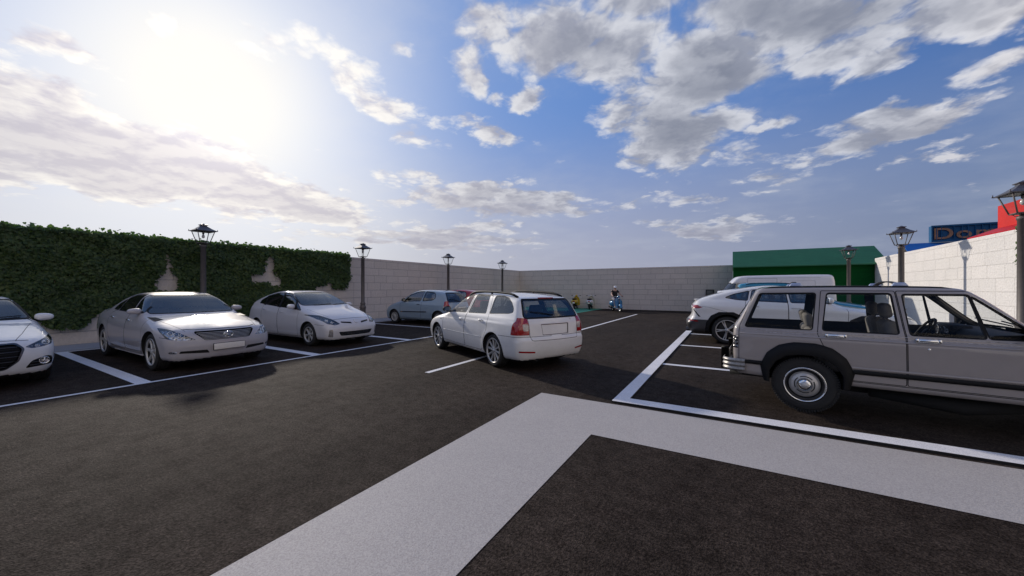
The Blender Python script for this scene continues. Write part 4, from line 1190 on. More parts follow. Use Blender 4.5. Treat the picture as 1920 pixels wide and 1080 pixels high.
    def plate(s, view, z, w=.52, h=.11, mat='plate', off=.012, tilt=0.):
        c = s.c; p = (c.at_front if view == 'front' else c.at_rear)(0., z); sg = 1 if view == 'front' else -1
        x = c.L/2-p[0]+sg*off; mb = MB().mat(M['black_trim'])
        mb.box(x-.008, x+.008, -w/2-.008, w/2+.008, z-h/2-.008, z+h/2+.008, bev=.004)
        mb.mat(M[mat]); mb.box(x+sg*.0085-.002, x+sg*.0085+.002, -w/2, w/2, z-h/2, z+h/2, bev=.002); mb.build('plate', s.root)
    def wipers(s, n, za, zb, view='front'):
        c = s.c
        for k in range(n):
            y0 = (-.45+.55*k) if view == 'front' else 0.
            P = [(c.at_front if view == 'front' else c.at_rear)(y0+t*.5, za+(zb-za)*t) for t in np.linspace(0, 1, 6)]
            mb = MB().mat(M['black_trim']); mb.tube([c.loc(p+c.grad(p[None])[0]*.012) for p in P], .008, 6); mb.build('wiper', s.root)
def place(cx, cy, rz): return (cx, cy, 0), rz
# --- silver saloon ---------------------------------------------------------
M['silver'] = paint('silver_paint', (.43, .405, .415), .04, .5, .04, ior=1.36)
M['silver_white'] = paint('pearl_paint', (.62, .60, .61), .03, .5, .03, ior=1.4)
M['white'] = paint('white_paint', (.72, .71, .70), .0, .45, ior=1.42)
M['iceblue'] = paint('ice_blue_paint', (.27, .34, .41), .05, .5, .04)
M['red'] = paint('red_paint', (.33, .012, .02), .1, .35)
M['beige'] = paint('champagne_paint', (.31, .28, .27), .05, .5, .04)
M['blue'] = paint('bright_blue_paint', (.03, .21, .33), .05, .35)
M['vanwhite'] = paint('van_white_paint', (.70, .69, .70), .0, .42)

def saloon():
    c = Car(5.06, 1.875, 1.475,
        [(.16,.20),(.06,.25),(.01,.40),(.0,.50),(.02,.60),(.07,.685),(.17,.765),(.45,.85),(.85,.925),(1.2,.985),(1.42,1.03),(1.75,1.20),(2.1,1.375),(2.38,1.45),(2.75,1.475),(3.12,1.46),(3.5,1.39),(3.9,1.255),(4.2,1.15),(4.42,1.108),(4.80,1.085),(4.94,1.04),(5.02,.86),(5.06,.62),(5.03,.45),(4.96,.29),(4.8,.20)],
        [(.15,.86),(.26,.945),(.45,.99),(.62,1.0),(.80,.985),(.95,.945),(1.03,.90),(1.15,.83),(1.30,.735),(1.42,.64),(1.5,.58)],
        [(-.2,.78),(0,.83),(.12,.89),(.35,.945),(.7,.98),(1.4,1.0),(3.4,1.0),(4.2,.97),(4.7,.915),(5.0,.86),(5.2,.80)],
        .93, 3.93, .355, kf=.26, kr=.24, kfl=.36, krl=.22, rad=.13, rtop=.10, crease=[(.80,.95,.010,.012)], zsplit=1.02, tw=.23)
    b = CarBuild(c, 'saloon_car', 'silver saloon with a slatted grille and blank plate parked below the ivy', M['silver'], *place(-8.53-2.53, 3.45, 0), group='cars in the bays on the ivy side')
    b.arches()
    # glass
    b.pane([(1.74,1.068),(2.22,1.072),(2.33,1.415),(2.14,1.385),(1.95,1.275)], door='f', mat='glass_dark', rnd=.03)
    b.pane([(2.30,1.068),(3.22,1.085),(3.16,1.335),(2.9,1.405),(2.42,1.418)], door='r', mat='glass_dark', rnd=.03)
    b.pane([(3.27,1.088),(3.62,1.105),(3.50,1.205),(3.22,1.315)], mat='glass_dark', rnd=.03)
    b.pane([(-.74,1.055),(.74,1.055),(.66,1.25),(.55,1.40),(-.55,1.40),(-.66,1.25)], 'front', .02, 'glass', 'windscreen', .05, umin=1.0)
    b.pane([(-.62,1.19),(.62,1.19),(.53,1.37),(-.53,1.37)], 'rear', .02, 'glass_dark', 'rear_window', .05, umax=4.6)
    b.door('f', [(1.38,.33),(2.33,.31),(2.34,1.0),(2.40,1.435),(2.10,1.41),(1.90,1.29),(1.66,1.075),(1.42,.99),(1.36,.90)])
    b.door('r', [(2.345,.31),(3.30,.31),(3.44,.48),(3.56,.78),(3.62,1.02),(3.24,1.10),(3.20,1.35),(2.9,1.425),(2.412,1.435),(2.355,1.0)])
    # nose
    b.lamp('headlight', 'front', [(.49,.595),(.58,.655),(.68,.73),(.78,.80),(.86,.82),(.88,.74),(.86,.635),(.74,.595)], 'bowl', .045, .02, 'lens', [(.79,.745,.032),(.725,.725,.032),(.66,.70,.030)], umax=.95, nmin=.05)
    gr = b.patch('grille', 'front', [(-.48,.745),(.48,.745),(.50,.715),(.37,.575),(-.37,.575),(-.50,.715)], 'black_trim', .02, True, -.03)
    b.patch('grille_surround', 'front', [(-.50,.762),(.50,.762),(.525,.72),(.39,.557),(-.39,.557),(-.525,.72)], 'silver', .02, True, .004)
    b.patch('air_intake', 'front', [(.30,.335),(.72,.36),(.70,.40),(.34,.40)], 'under', .015, False, -.02)
    b.patch('fog_light', 'front', [(.74,.355),(.83,.36),(.835,.395),(.75,.40)], 'bowl', .02, False, -.006, nmin=.05)
    b.seam('top', [(.30,.60),(.6,.66),(1.0,.715),(1.36,.74)], .004, nmin=.3); b.seam('front', [(.0,.772),(.45,.772),(.60,.79)], .004, umax=.6, nmin=.05)
    b.seam('side', [(.22,.64),(.52,.655)], .004)
    b.patch('tail_lamp', 'side', [(4.75,.80),(5.02,.80),(4.98,1.0),(4.80,1.02)], 'red_lens', .02, nmin=.35)
    b.patch('sunroof', 'top', [(2.42,-.3),(3.0,-.3),(3.0,.40),(2.42,.40)], 'black_trim', .0, True, .001)
    root = b.finish('seven', .255)
    for k in range(6):
        z = .594+.0255*k; w = .376+.0175*k
        b.bar('grille_slat', [(y, z) for y in np.linspace(-w, w, 13)], .0062, 'alloy', 'front', -.012)
    p = c.at_front(0, .66); mb = MB().mat(M['chrome']); x = c.L/2-p[0]+.008
    mb.tube([(x, .078*math.cos(a), .66+.054*math.sin(a)) for a in np.linspace(0, 2*PI, 30, endpoint=False)], .008, 8, closed=True)
    mb.tube([(x, -.066, .676), (x, .066, .676)], .007, 6); mb.tube([(x, -.066, .642), (x, .066, .642)], .007, 6); mb.build('badge', root)
    b.plate('front', .445, .52, .115)
    b.handle(2.20, .905, 'f', M['chrome']); b.handle(3.28, .93, 'r', M['chrome'])
    b.mirror(1.86, 1.065, (.09, .110, .060), key='f', dz=.03, out=.085, stalk=M['silver'])
    mb = MB()
    interior(c, root, 2.35, 1, 'cloth_beige', 3.35, 1.62, .99, .58)
    b.bar('sill_trim', [(u, .245) for u in np.linspace(1.45, 3.3, 12)], .012, M['silver'], 'side', .004, False)
    return root
saloon()

# --- pearl white hybrid hatchback ------------------------------------------
M['fog'] = simple('fog_lamp', (.30, .28, .27), .25, metal=.3, vary=.5, scale=40, coat=1.)
def hybrid():
    c = Car(4.46, 1.745, 1.495,
        [(.16,.175),(.05,.22),(.0,.38),(.0,.50),(.045,.60),(.14,.70),(.40,.815),(.75,.925),(1.08,1.02),(1.32,1.105),(1.7,1.27),(2.1,1.415),(2.42,1.48),(2.7,1.495),(3.1,1.47),(3.6,1.375),(4.0,1.26),(4.24,1.18),(4.30,1.14),(4.38,.98),(4.43,.8),(4.46,.6),(4.43,.4),(4.36,.22),(4.2,.17)],
        [(.14,.88),(.25,.955),(.42,.99),(.62,1.0),(.80,.99),(.95,.955),(1.05,.905),(1.2,.82),(1.35,.725),(1.44,.655),(1.52,.59)],
        [(-.2,.76),(0,.82),(.12,.885),(.35,.95),(.7,.985),(1.3,1.0),(3.2,1.0),(3.9,.965),(4.3,.905),(4.6,.86)],
        .93, 3.63, .315, kf=.28, kr=.22, kfl=.30, krl=.2, rad=.12, rtop=.09, crease=[(.72,1.02,.012,.010)], zsplit=1.05, tw=.19)
    b = CarBuild(c, 'hybrid_car', 'pearl white wedge hatchback parked between the silver saloon and the pale blue hatchback', M['silver_white'], *place(-8.89-2.23, 6.64, 0), group='cars in the bays on the ivy side')
    b.arches()
    b.pane([(1.36,.955),(1.56,.985),(1.60,1.06),(1.72,1.175)], mat='glass_dark', rnd=.02)
    b.pane([(1.62,.99),(2.42,1.03),(2.50,1.42),(2.2,1.385),(1.78,1.20)], door='f', mat='glass_dark', rnd=.03)
    b.pane([(2.52,1.035),(3.30,1.085),(3.36,1.325),(3.0,1.40),(2.58,1.42)], door='r', mat='glass_dark', rnd=.03)
    b.pane([(3.36,1.09),(3.70,1.115),(3.66,1.20),(3.42,1.30)], mat='glass_dark', rnd=.02)
    b.pane([(-.71,1.09),(.71,1.09),(.63,1.28),(.54,1.43),(-.54,1.43),(-.63,1.28)], 'front', .018, 'glass', 'windscreen', .05, umin=.9)
    b.pane([(-.58,1.22),(.58,1.22),(.52,1.40),(-.52,1.40)], 'rear', .02, 'glass_dark', 'rear_window', .05, umax=4.24)
    b.patch('pillar_trim', 'side', [(2.38,1.0),(2.60,1.02),(2.66,1.435),(2.44,1.43)], 'black_trim', .0, off=.001); b.patch('pillar_trim', 'side', [(3.27,1.05),(3.38,1.06),(3.46,1.33),(3.33,1.36)], 'black_trim', .0, off=.001); b.patch('pillar_trim', 'side', [(1.55,.96),(1.66,.97),(1.82,1.24),(1.72,1.21)], 'black_trim', .0, off=.001)
    b.door('f', [(1.44,.25),(2.44,.24),(2.45,1.0),(2.54,1.44),(2.2,1.41),(1.76,1.22),(1.58,1.05),(1.42,.9)])
    b.door('r', [(2.455,.24),(3.16,.24),(3.30,.45),(3.38,.75),(3.40,1.08),(3.42,1.34),(3.0,1.42),(2.552,1.44),(2.465,1.0)])
    b.lamp('headlight', 'front', [(.46,.605),(.60,.575),(.74,.62),(.82,.73),(.85,.85),(.70,.83),(.56,.725)], 'bowl_dark', .04, .015, 'lens', [(.70,.715,.03),(.62,.665,.026)], bm='bowl', umax=1.1, nmin=.05)
    b.patch('upper_grille', 'front', [(.14,.60),(.42,.635),(.42,.67),(.16,.645)], 'black_trim', .012, False, -.012, umax=.5)
    b.patch('lower_grille', 'front', [(-.46,.29),(.46,.29),(.52,.40),(-.52,.40)], 'black_trim', .03, True, -.02)
    b.patch('fog_light', 'front', [(.645,.27),(.745,.28),(.73,.47),(.66,.47)], 'fog', .02, False, -.008, nmin=.05)
    b.seam('front', [(0,.74),(.3,.735),(.55,.72)], .0035, umax=.7, nmin=.05); b.seam('top', [(.42,.56),(.8,.66),(1.2,.72)], .0035, nmin=.3); b.seam('side', [(.30,.58),(.62,.60)], .0035)
    b.patch('tail_lamp', 'side', [(4.20,.85),(4.40,.85),(4.32,1.10),(4.22,1.12)], 'clear_lens', .02, nmin=.35)
    root = b.finish('six', .205)
    for z in (.325, .36): b.bar('grille_slat', [(y, z) for y in np.linspace(-.46, .46, 11)], .006, 'alloy_dark', 'front', -.012)
    p = c.at_front(0, .66); g = c.grad(p[None])[0]; T = Matrix.Translation(c.loc(p)) @ Vector((-g[0], 0, g[2])).to_track_quat('Z', 'Y').to_matrix().to_4x4() @ Matrix.Diagonal((1, 1.25, 1, 1))
    mb = MB().mat(M['silver_white']); mb.lathe([(.062, -.01), (.062, .006), (.055, .011), (.045, .010), (.001, .009)], 26, T, cap=False); mb.build('badge', root)
    b.handle(2.27, .88, 'f'); b.handle(3.22, .93, 'r')
    b.mirror(1.66, 1.0, (.085, .105, .065), dz=.05, out=.10, key='f')
    interior(c, root, 2.3, 1, 'cloth_dark', 3.15, 1.62, .99, .58); b.wipers(2, 1.075, 1.10)
    return root
hybrid()

# --- white small hatchback cut by the left edge -----------------------------
def cityhatch():
    c = Car(3.95, 1.74, 1.425,
        [(.15,.19),(.05,.25),(.0,.40),(.0,.54),(.04,.66),(.14,.745),(.45,.85),(.85,.945),(1.12,1.0),(1.45,1.17),(1.8,1.33),(2.1,1.41),(2.5,1.425),(3.0,1.39),(3.4,1.29),(3.62,1.12),(3.82,.95),(3.92,.7),(3.95,.5),(3.9,.3),(3.75,.21)],
        [(.15,.88),(.26,.95),(.45,.99),(.62,1.0),(.78,.985),(.93,.94),(1.03,.88),(1.2,.79),(1.34,.70),(1.45,.62)],
        [(-.2,.80),(0,.85),(.12,.90),(.35,.955),(.7,.985),(1.2,1.0),(2.8,1.0),(3.4,.97),(3.8,.91),(4.0,.87)],
        .80, 3.27, .31, kf=.27, kr=.2, kfl=.32, rad=.12, rtop=.09, crease=[(.74,.90,.012,.010)], zsplit=1.02, tw=.205)
    b = CarBuild(c, 'small_hatchback', 'white hatchback with a big dark grille cut off by the left edge', M['white'], *place(-9.455-1.975, .605, 0), group='cars in the bays on the ivy side')
    b.arches()
    b.pane([(1.34,1.0),(2.35,1.02),(2.40,1.36),(2.05,1.35),(1.68,1.21)], door='f', mat='glass_dark', rnd=.03)
    b.pane([(2.44,1.025),(3.1,1.08),(3.0,1.27),(2.48,1.355)], mat='glass_dark', rnd=.05)
    b.pane([(-.70,1.045),(.70,1.045),(.62,1.2),(.54,1.36),(-.54,1.36),(-.62,1.2)], 'front', .03, 'glass', 'windscreen', .05, umin=.9)
    b.pane([(-.55,1.1),(.55,1.1),(.48,1.30),(-.48,1.30)], 'rear', .02, 'glass_dark', 'rear_window', .05, umax=3.7)
    b.door('f', [(1.25,.28),(2.38,.27),(2.42,1.0),(2.45,1.38),(2.05,1.37),(1.66,1.23),(1.30,1.0),(1.23,.9)])
    b.lamp('headlight', 'front', [(.50,.64),(.58,.61),(.70,.625),(.79,.65),(.825,.72),(.81,.79),(.72,.745),(.60,.69)], 'bowl_dark', .04, .018, 'lens', [(.74,.70,.034),(.64,.655,.02)], bm='bowl', umax=.95, nmin=.05)
    b.patch('grille', 'front', [(-.40,.695),(.40,.695),(.475,.62),(.42,.44),(.30,.335),(-.30,.335),(-.42,.44),(-.475,.62)], 'black_trim', .03, True, -.025)
    b.patch('grille_surround', 'front', [(-.42,.715),(.42,.715),(.50,.62),(.44,.43),(.31,.315),(-.31,.315),(-.44,.43),(-.50,.62)], 'alloy_dark', .03, True, .003)
    b.patch('air_intake', 'front', [(.50,.305),(.80,.33),(.79,.455),(.72,.475),(.57,.42)], 'black_trim', .03, False, -.02, nmin=.05)
    b.seam('top', [(.20,.42),(.5,.52),(.9,.62),(1.15,.68)], .0035, nmin=.3); b.seam('front', [(.0,.745),(.3,.75),(.55,.735)], .0035, umax=.5, nmin=.05)
    b.patch('tail_lamp', 'side', [(3.6,.78),(3.9,.76),(3.84,.90),(3.7,.92)], 'red_lens', .02, nmin=.35)
    root = b.finish('multi', .215)
    for k in range(9):
        z = .36+.037*k; w = .33+(.12 if .45 < z < .66 else (.10 if z >= .66 else (z-.36)*1.1))
        b.bar('grille_slat', [(y, z) for y in np.linspace(-w, w, 11)], .0065, 'black_trim' if k % 2 else 'alloy_dark', 'front', -.008)
    for z in (.345, .39, .43): b.bar('intake_slat', [(y, z) for y in np.linspace(.55+(z-.34)*.4, .78, 7)], .005, 'alloy_dark', 'front', -.006, False)
    p = c.at_front(.70, .40); 
    for sd in (1, -1):
        mb = MB(); T = Matrix.Translation(c.loc(p, sd)) @ Matrix.Rotation(PI/2, 4, 'Y'); mb.mat(M['chrome']); mb.lathe([(.055, -.02), (.058, .008), (.05, .01), (.046, -.004)], 24, T, cap=False)
        mb.mat(M['bowl']); mb.lathe([(.046, -.004), (.03, .003), (.001, .008)], 24, T, cap=False); mb.build('fog_light', root)
    b.plate('front', .50, .50, .11, 'black_trim')
    b.handle(2.2, .88, 'f'); b.mirror(1.40, .985, (.085, .115, .065), dz=.06, out=.10, stalk=M['black_trim'])
    interior(c, root, 2.1, 1, 'cloth_dark', 2.95, 1.45, .95, .52); b.wipers(2, 1.04, 1.07)
cityhatch()

# --- three-door hatchbacks (pale blue, red) ---------------------------------
def three_door(name, label, pm, loc, rz, red=False):
    c = Car(3.99, 1.71, 1.495,
        [(.13,.19),(.04,.25),(.0,.42),(.02,.58),(.10,.70),(.28,.81),(.6,.925),(.95,1.03),(1.12,1.09),(1.4,1.25),(1.72,1.395),(2.05,1.47),(2.5,1.495),(3.0,1.475),(3.45,1.405),(3.60,1.34),(3.78,1.12),(3.88,.95),(3.95,.78),(3.99,.55),(3.96,.36),(3.85,.21)],
        [(.15,.88),(.26,.95),(.45,.99),(.62,1.0),(.80,.985),(.93,.95),(1.03,.90),(1.2,.82),(1.35,.735),(1.45,.66),(1.52,.6)],
        [(-.2,.76),(0,.82),(.12,.885),(.35,.95),(.7,.985),(1.2,1.0),(3.0,1.0),(3.5,.975),(3.85,.92),(4.1,.88)],
        .82, 3.395, .30, kf=.26, kr=.22, kfl=.34, rad=.13, rtop=.10, crease=[(.86,.90,.008,.012)], zsplit=1.05, tw=.19, res=.85)
    b = CarBuild(c, name, label, pm, loc, rz, group='cars in the bays on the ivy side')
    b.arches()
    b.pane([(1.36,.985),(2.36,1.02),(2.42,1.41),(2.15,1.40),(1.68,1.26)], door='f', mat='glass_clear', rnd=.03, trim=.022)
    b.pane([(2.50,1.03),(3.02,1.075),(3.14,1.16),(3.08,1.31),(2.98,1.36),(2.54,1.405)], mat='glass', rnd=.04, trim=.03)
    b.pane([(-.69,1.10),(.69,1.10),(.60,1.28),(.52,1.42),(-.52,1.42),(-.60,1.28)], 'front', .03, 'glass', 'windscreen', .05, umin=.85)
    b.pane([(-.58,1.0),(.58,1.0),(.60,1.06),(.50,1.31),(.44,1.345),(-.44,1.345),(-.50,1.31),(-.60,1.06)], 'rear', .035, 'glass_clear', 'rear_window', .05, umax=3.95)
    b.door('f', [(1.20,.30),(2.42,.29),(2.46,.95),(2.47,1.43),(2.12,1.425),(1.66,1.285),(1.30,1.05),(1.19,.9)])
    b.lamp('headlight', 'front', [(.46,.62),(.62,.63),(.74,.70),(.80,.82),(.70,.80),(.55,.72)], 'bowl', .04, .02, 'lens', [], umax=.9, nmin=.05)
    b.patch('tail_lamp', 'side', [(3.66,.80),(3.76,.73),(3.97,.75),(3.93,.92),(3.84,1.04),(3.74,1.06),(3.67,.95)], 'red_lens', .03, nmin=.3)
    b.patch('tail_lamp', 'rear', [(.60,.75),(.80,.75),(.80,1.0),(.66,1.02)], 'red_lens', .02, nmin=.3, umin=3.6)
    b.patch('air_intake', 'front', [(-.5,.28),(.5,.28),(.45,.42),(-.45,.42)], 'black_trim', .03, True, -.015)
    b.seam('rear', [(.0,.56),(.55,.57),(.57,.72)], .004, nmin=.05)
    root = b.finish('fine', .195)
    b.bar('door_moulding', [(u, .535+(u-1.3)*.02) for u in np.linspace(1.24, 2.75, 12)], .02, 'black_trim', 'side', .002, False)
    for sd in (1, -1):
        q = c.at_side(1.32, .535); mb = MB().mat(M['amber_lens']); mb.ell(c.loc(q+np.array((0, .018, 0)), sd), (.03, .012, .016)); mb.build('indicator', root)
    b.handle(2.28, .865, 'f', M['black_trim'], .17); b.mirror(1.43, 1.0, (.08, .10, .07), mat=M['black_trim'], dz=.05, out=.09)
    b.plate('rear', .72, .50, .11)
    interior(c, root, 2.1, 1, 'cloth_dark' if not red else 'cloth_grey', 2.95, 1.45, .98, .56); b.wipers(1, 1.02, 1.10, 'rear')
three_door('compact_hatchback', 'pale blue three door hatchback with black side mouldings facing the grey wall', M['iceblue'], *place(-12.74+.82-1.995+2.0+.10, 12.42, PI))
three_door('compact_hatchback', 'dark red hatchback mostly hidden between the pale blue hatchback and the white estate', M['red'], *place(-12.5, 15.4, PI), red=True)
# --- white estate car driving up the lane -----------------------------------
def estate():
    c = Car(4.57, 1.775, 1.475,
        [(.15,.20),(.05,.26),(.0,.40),(.0,.54),(.04,.66),(.14,.75),(.42,.85),(.8,.93),(1.12,.99),(1.25,1.03),(1.6,1.215),(1.95,1.375),(2.2,1.44),(2.6,1.47),(3.1,1.468),(3.6,1.447),(4.0,1.412),(4.17,1.385),(4.235,1.34),(4.36,1.15),(4.455,.985),(4.49,.90),(4.515,.76),(4.53,.67),(4.565,.63),(4.575,.5),(4.55,.36),(4.49,.25),(4.35,.21)],
        [(.15,.86),(.27,.945),(.45,.99),(.62,1.0),(.80,.985),(.95,.95),(1.03,.905),(1.15,.84),(1.30,.765),(1.41,.70),(1.5,.64)],
        [(-.2,.78),(0,.83),(.12,.89),(.35,.95),(.7,.985),(1.3,1.0),(3.5,1.0),(4.1,.985),(4.4,.955),(4.52,.925),(4.7,.88)],
        .88, 3.60, .327, kf=.26, kr=.12, kfl=.32, krl=.22, rad=.12, rtop=.085, crease=[(.83,.92,.012,.008)], zsplit=1.02, tw=.215, res=1.15)
    h = math.atan2(.419, -.908)
    fx, fy = math.cos(h), math.sin(h); lx, ly = -fy, fx
    rx, ry = -4.055 - lx*.80, 6.20 - ly*.80            # rear axle centre
    k = c.L/2 - (c.L-c.ur) - 0.0
    cx, cy = rx + fx*(c.ur-c.L/2), ry + fy*(c.ur-c.L/2)
    b = CarBuild(c, 'estate_car', 'white estate car with black roof rails driving up the middle of the lane', M['white'], (cx, cy, 0), h)
    b.arches()
    b.pane([(1.40,1.00),(2.34,1.02),(2.42,1.405),(2.2,1.395),(1.9,1.305)], door='f', mat='glass_clear', rnd=.03, trim=.011)
    b.pane([(2.455,1.022),(3.20,1.045),(3.10,1.405),(2.53,1.412)], door='r', mat='glass_clear', rnd=.025, trim=.011)
    b.pane([(3.35,1.05),(4.02,1.085),(4.13,1.11),(4.10,1.18),(3.98,1.29),(3.82,1.365),(3.6,1.40),(3.33,1.405)], mat='glass', rnd=.03, trim=.011)
    b.pane([(-.70,1.065),(.70,1.065),(.62,1.26),(.54,1.40),(-.54,1.40),(-.62,1.26)], 'front', .018, 'glass_clear', 'windscreen', .05, umin=.9)
    b.pane([(-.66,1.02),(.66,1.02),(.585,1.28),(.56,1.335),(-.56,1.335),(-.585,1.28)], 'rear', .03, 'glass_clear', 'rear_window', .05, umin=4.0)
    b.door('f', [(1.24,.30),(2.38,.28),(2.385,.95),(2.46,1.43),(2.2,1.42),(1.87,1.325),(1.33,1.02),(1.22,.9)])
    b.door('r', [(2.395,.28),(3.14,.28),(3.20,.40),(3.28,.58),(3.37,.72),(3.35,1.0),(3.22,1.41),(2.475,1.43),(2.405,.95)])
    b.lamp('headlight', 'front', [(.48,.64),(.62,.63),(.76,.66),(.82,.78),(.70,.78),(.54,.74)], 'bowl', .04, .02, 'lens', [], umax=.9, nmin=.05)
    # C-shaped tail lamps with a pale inner block
    b.patch('reversing_light', 'rear', [(.612,.775),(.72,.775),(.73,.90),(.612,.90)], 'clear_lens', .02, nmin=.3, umin=4.2)
    b.patch('tail_lamp', 'rear', [(.60,.70),(.90,.70),(.90,.99),(.80,1.02),(.615,1.005)], 'red_lens', .02, off=.003, nmin=.3, umin=4.2)
    b.patch('tail_lamp', 'side', [(4.22,.70),(4.60,.70),(4.60,1.02),(4.36,1.005),(4.25,.91)], 'red_lens', .02, off=.003, nmin=.35)
    b.patch('reflector', 'rear', [(.50,.365),(.80,.385),(.80,.415),(.50,.395)], 'red_lens', .008, off=.003, nmin=.25, umin=4.2)
    b.patch('number_plate_recess', 'rear', [(-.31,.70),(.31,.70),(.33,.88),(-.33,.88)], M['white'], .02, True, -.014)
    b.seam('rear', [(0,.885),(.33,.885),(.335,.88)], .005, nmin=.03); b.seam('rear', [(.335,.88),(.315,.69),(0,.69)], .005, nmin=.03)
    b.seam('rear', [(.605,1.02),(.595,.70),(.565,.605),(.52,.595),(0,.595)], .0045, nmin=.03)
    b.seam('side', [(3.83,.66),(4.3,.665),(4.6,.668)], .0038, nmin=.05)
    b.seam('side', [(1.30,.335),(3.2,.315)], .004)
    root = b.finish('multi', .245)
    for sd in (1, -1):
        mb = MB().mat(M['black_trim']); P = []
        for t in np.linspace(0, 1, 15):
            u = 2.12+t*1.92; q = c.at_top(u, .56-.0*t); e = min(t, 1-t)*9; P.append(c.loc((u, q[1]+.005, q[2]+.004+.042*min(1, e)**.7), sd))
        mb.tube(P, .024, 8)
        for t in (.5,): q = c.at_top(2.12+t*1.92, .56); mb.tube([c.loc(q, sd)+Vector((0, 0, -.01)), c.loc(q, sd)+Vector((0, 0, .046))], .02, 8)
        mb.build('roof_rail', root)
    b.handle(2.22, .865, 'f', None, .19, .034); b.handle(3.10, .895, 'r', None, .19, .034)
    b.mirror(1.50, 1.0, (.085, .105, .068), dz=.06, out=.10, mat=M['black_trim'])
    b.bar('side_moulding', [(u, .555) for u in np.linspace(1.30, 3.18, 14)], .014, M['white'], 'side', -.010, False)
    for sd in (1, -1):
        q = c.at_side(1.10, .80); mb = MB().mat(M['bowl_dark']); mb.ell(c.loc(q, sd), (.028, .006, .016)); mb.build('indicator', root)
    mb = MB().mat(M['red_lens']); P = [c.loc(c.at_rear(y, 1.372)+np.array((.0, 0, 0))) for y in np.linspace(-.19, .19, 7)]; mb.tube(P, .014, 6); mb.build('brake_light', root)
    mb = MB().mat(M['chrome']); y = -.42
    p = c.at_rear(.42, .30); mb.tube([c.loc((p[0]-.25, .42, .225), 1), c.loc((p[0]-.045, .42, .225), 1)], [.032, .034], 12, cap=False); mb.mat(M['under']); mb.tube([c.loc((p[0]-.25, .42, .225), 1), c.loc((p[0]-.06, .42, .225), 1)], .028, 12); mb.build('exhaust', root)
    # chrome script on the tailgate
    cu_ = bpy.data.curves.new('script', 'FONT'); cu_.body = 'Octavia'; cu_.size = .062; cu_.extrude = .0015; cu_.align_x = 'RIGHT'
    t_ = bpy.data.objects.new('script', cu_); COL.objects.link(t_); bpy.context.view_layer.update()
    me = bpy.data.meshes.new_from_object(t_.evaluated_get(bpy.context.evaluated_depsgraph_get())); bpy.data.objects.remove(t_)
    me.materials.clear(); me.materials.append(M['alloy']); o = bpy.data.objects.new('lettering', me); COL.objects.link(o); o.parent = root
    q = c.at_rear(.44, .945); g = c.grad(q[None])[0]
    o.location = c.loc(q+g*.004, -1); o.rotation_euler = (PI/2-.22, 0, -PI/2-.12)
    b.wipers(1, 1.05, 1.12, 'rear')
    interior(c, root, 2.1, 1, 'cloth_dark', 3.0, 1.5, .98, .54); 
    b.seam_done = True
estate()

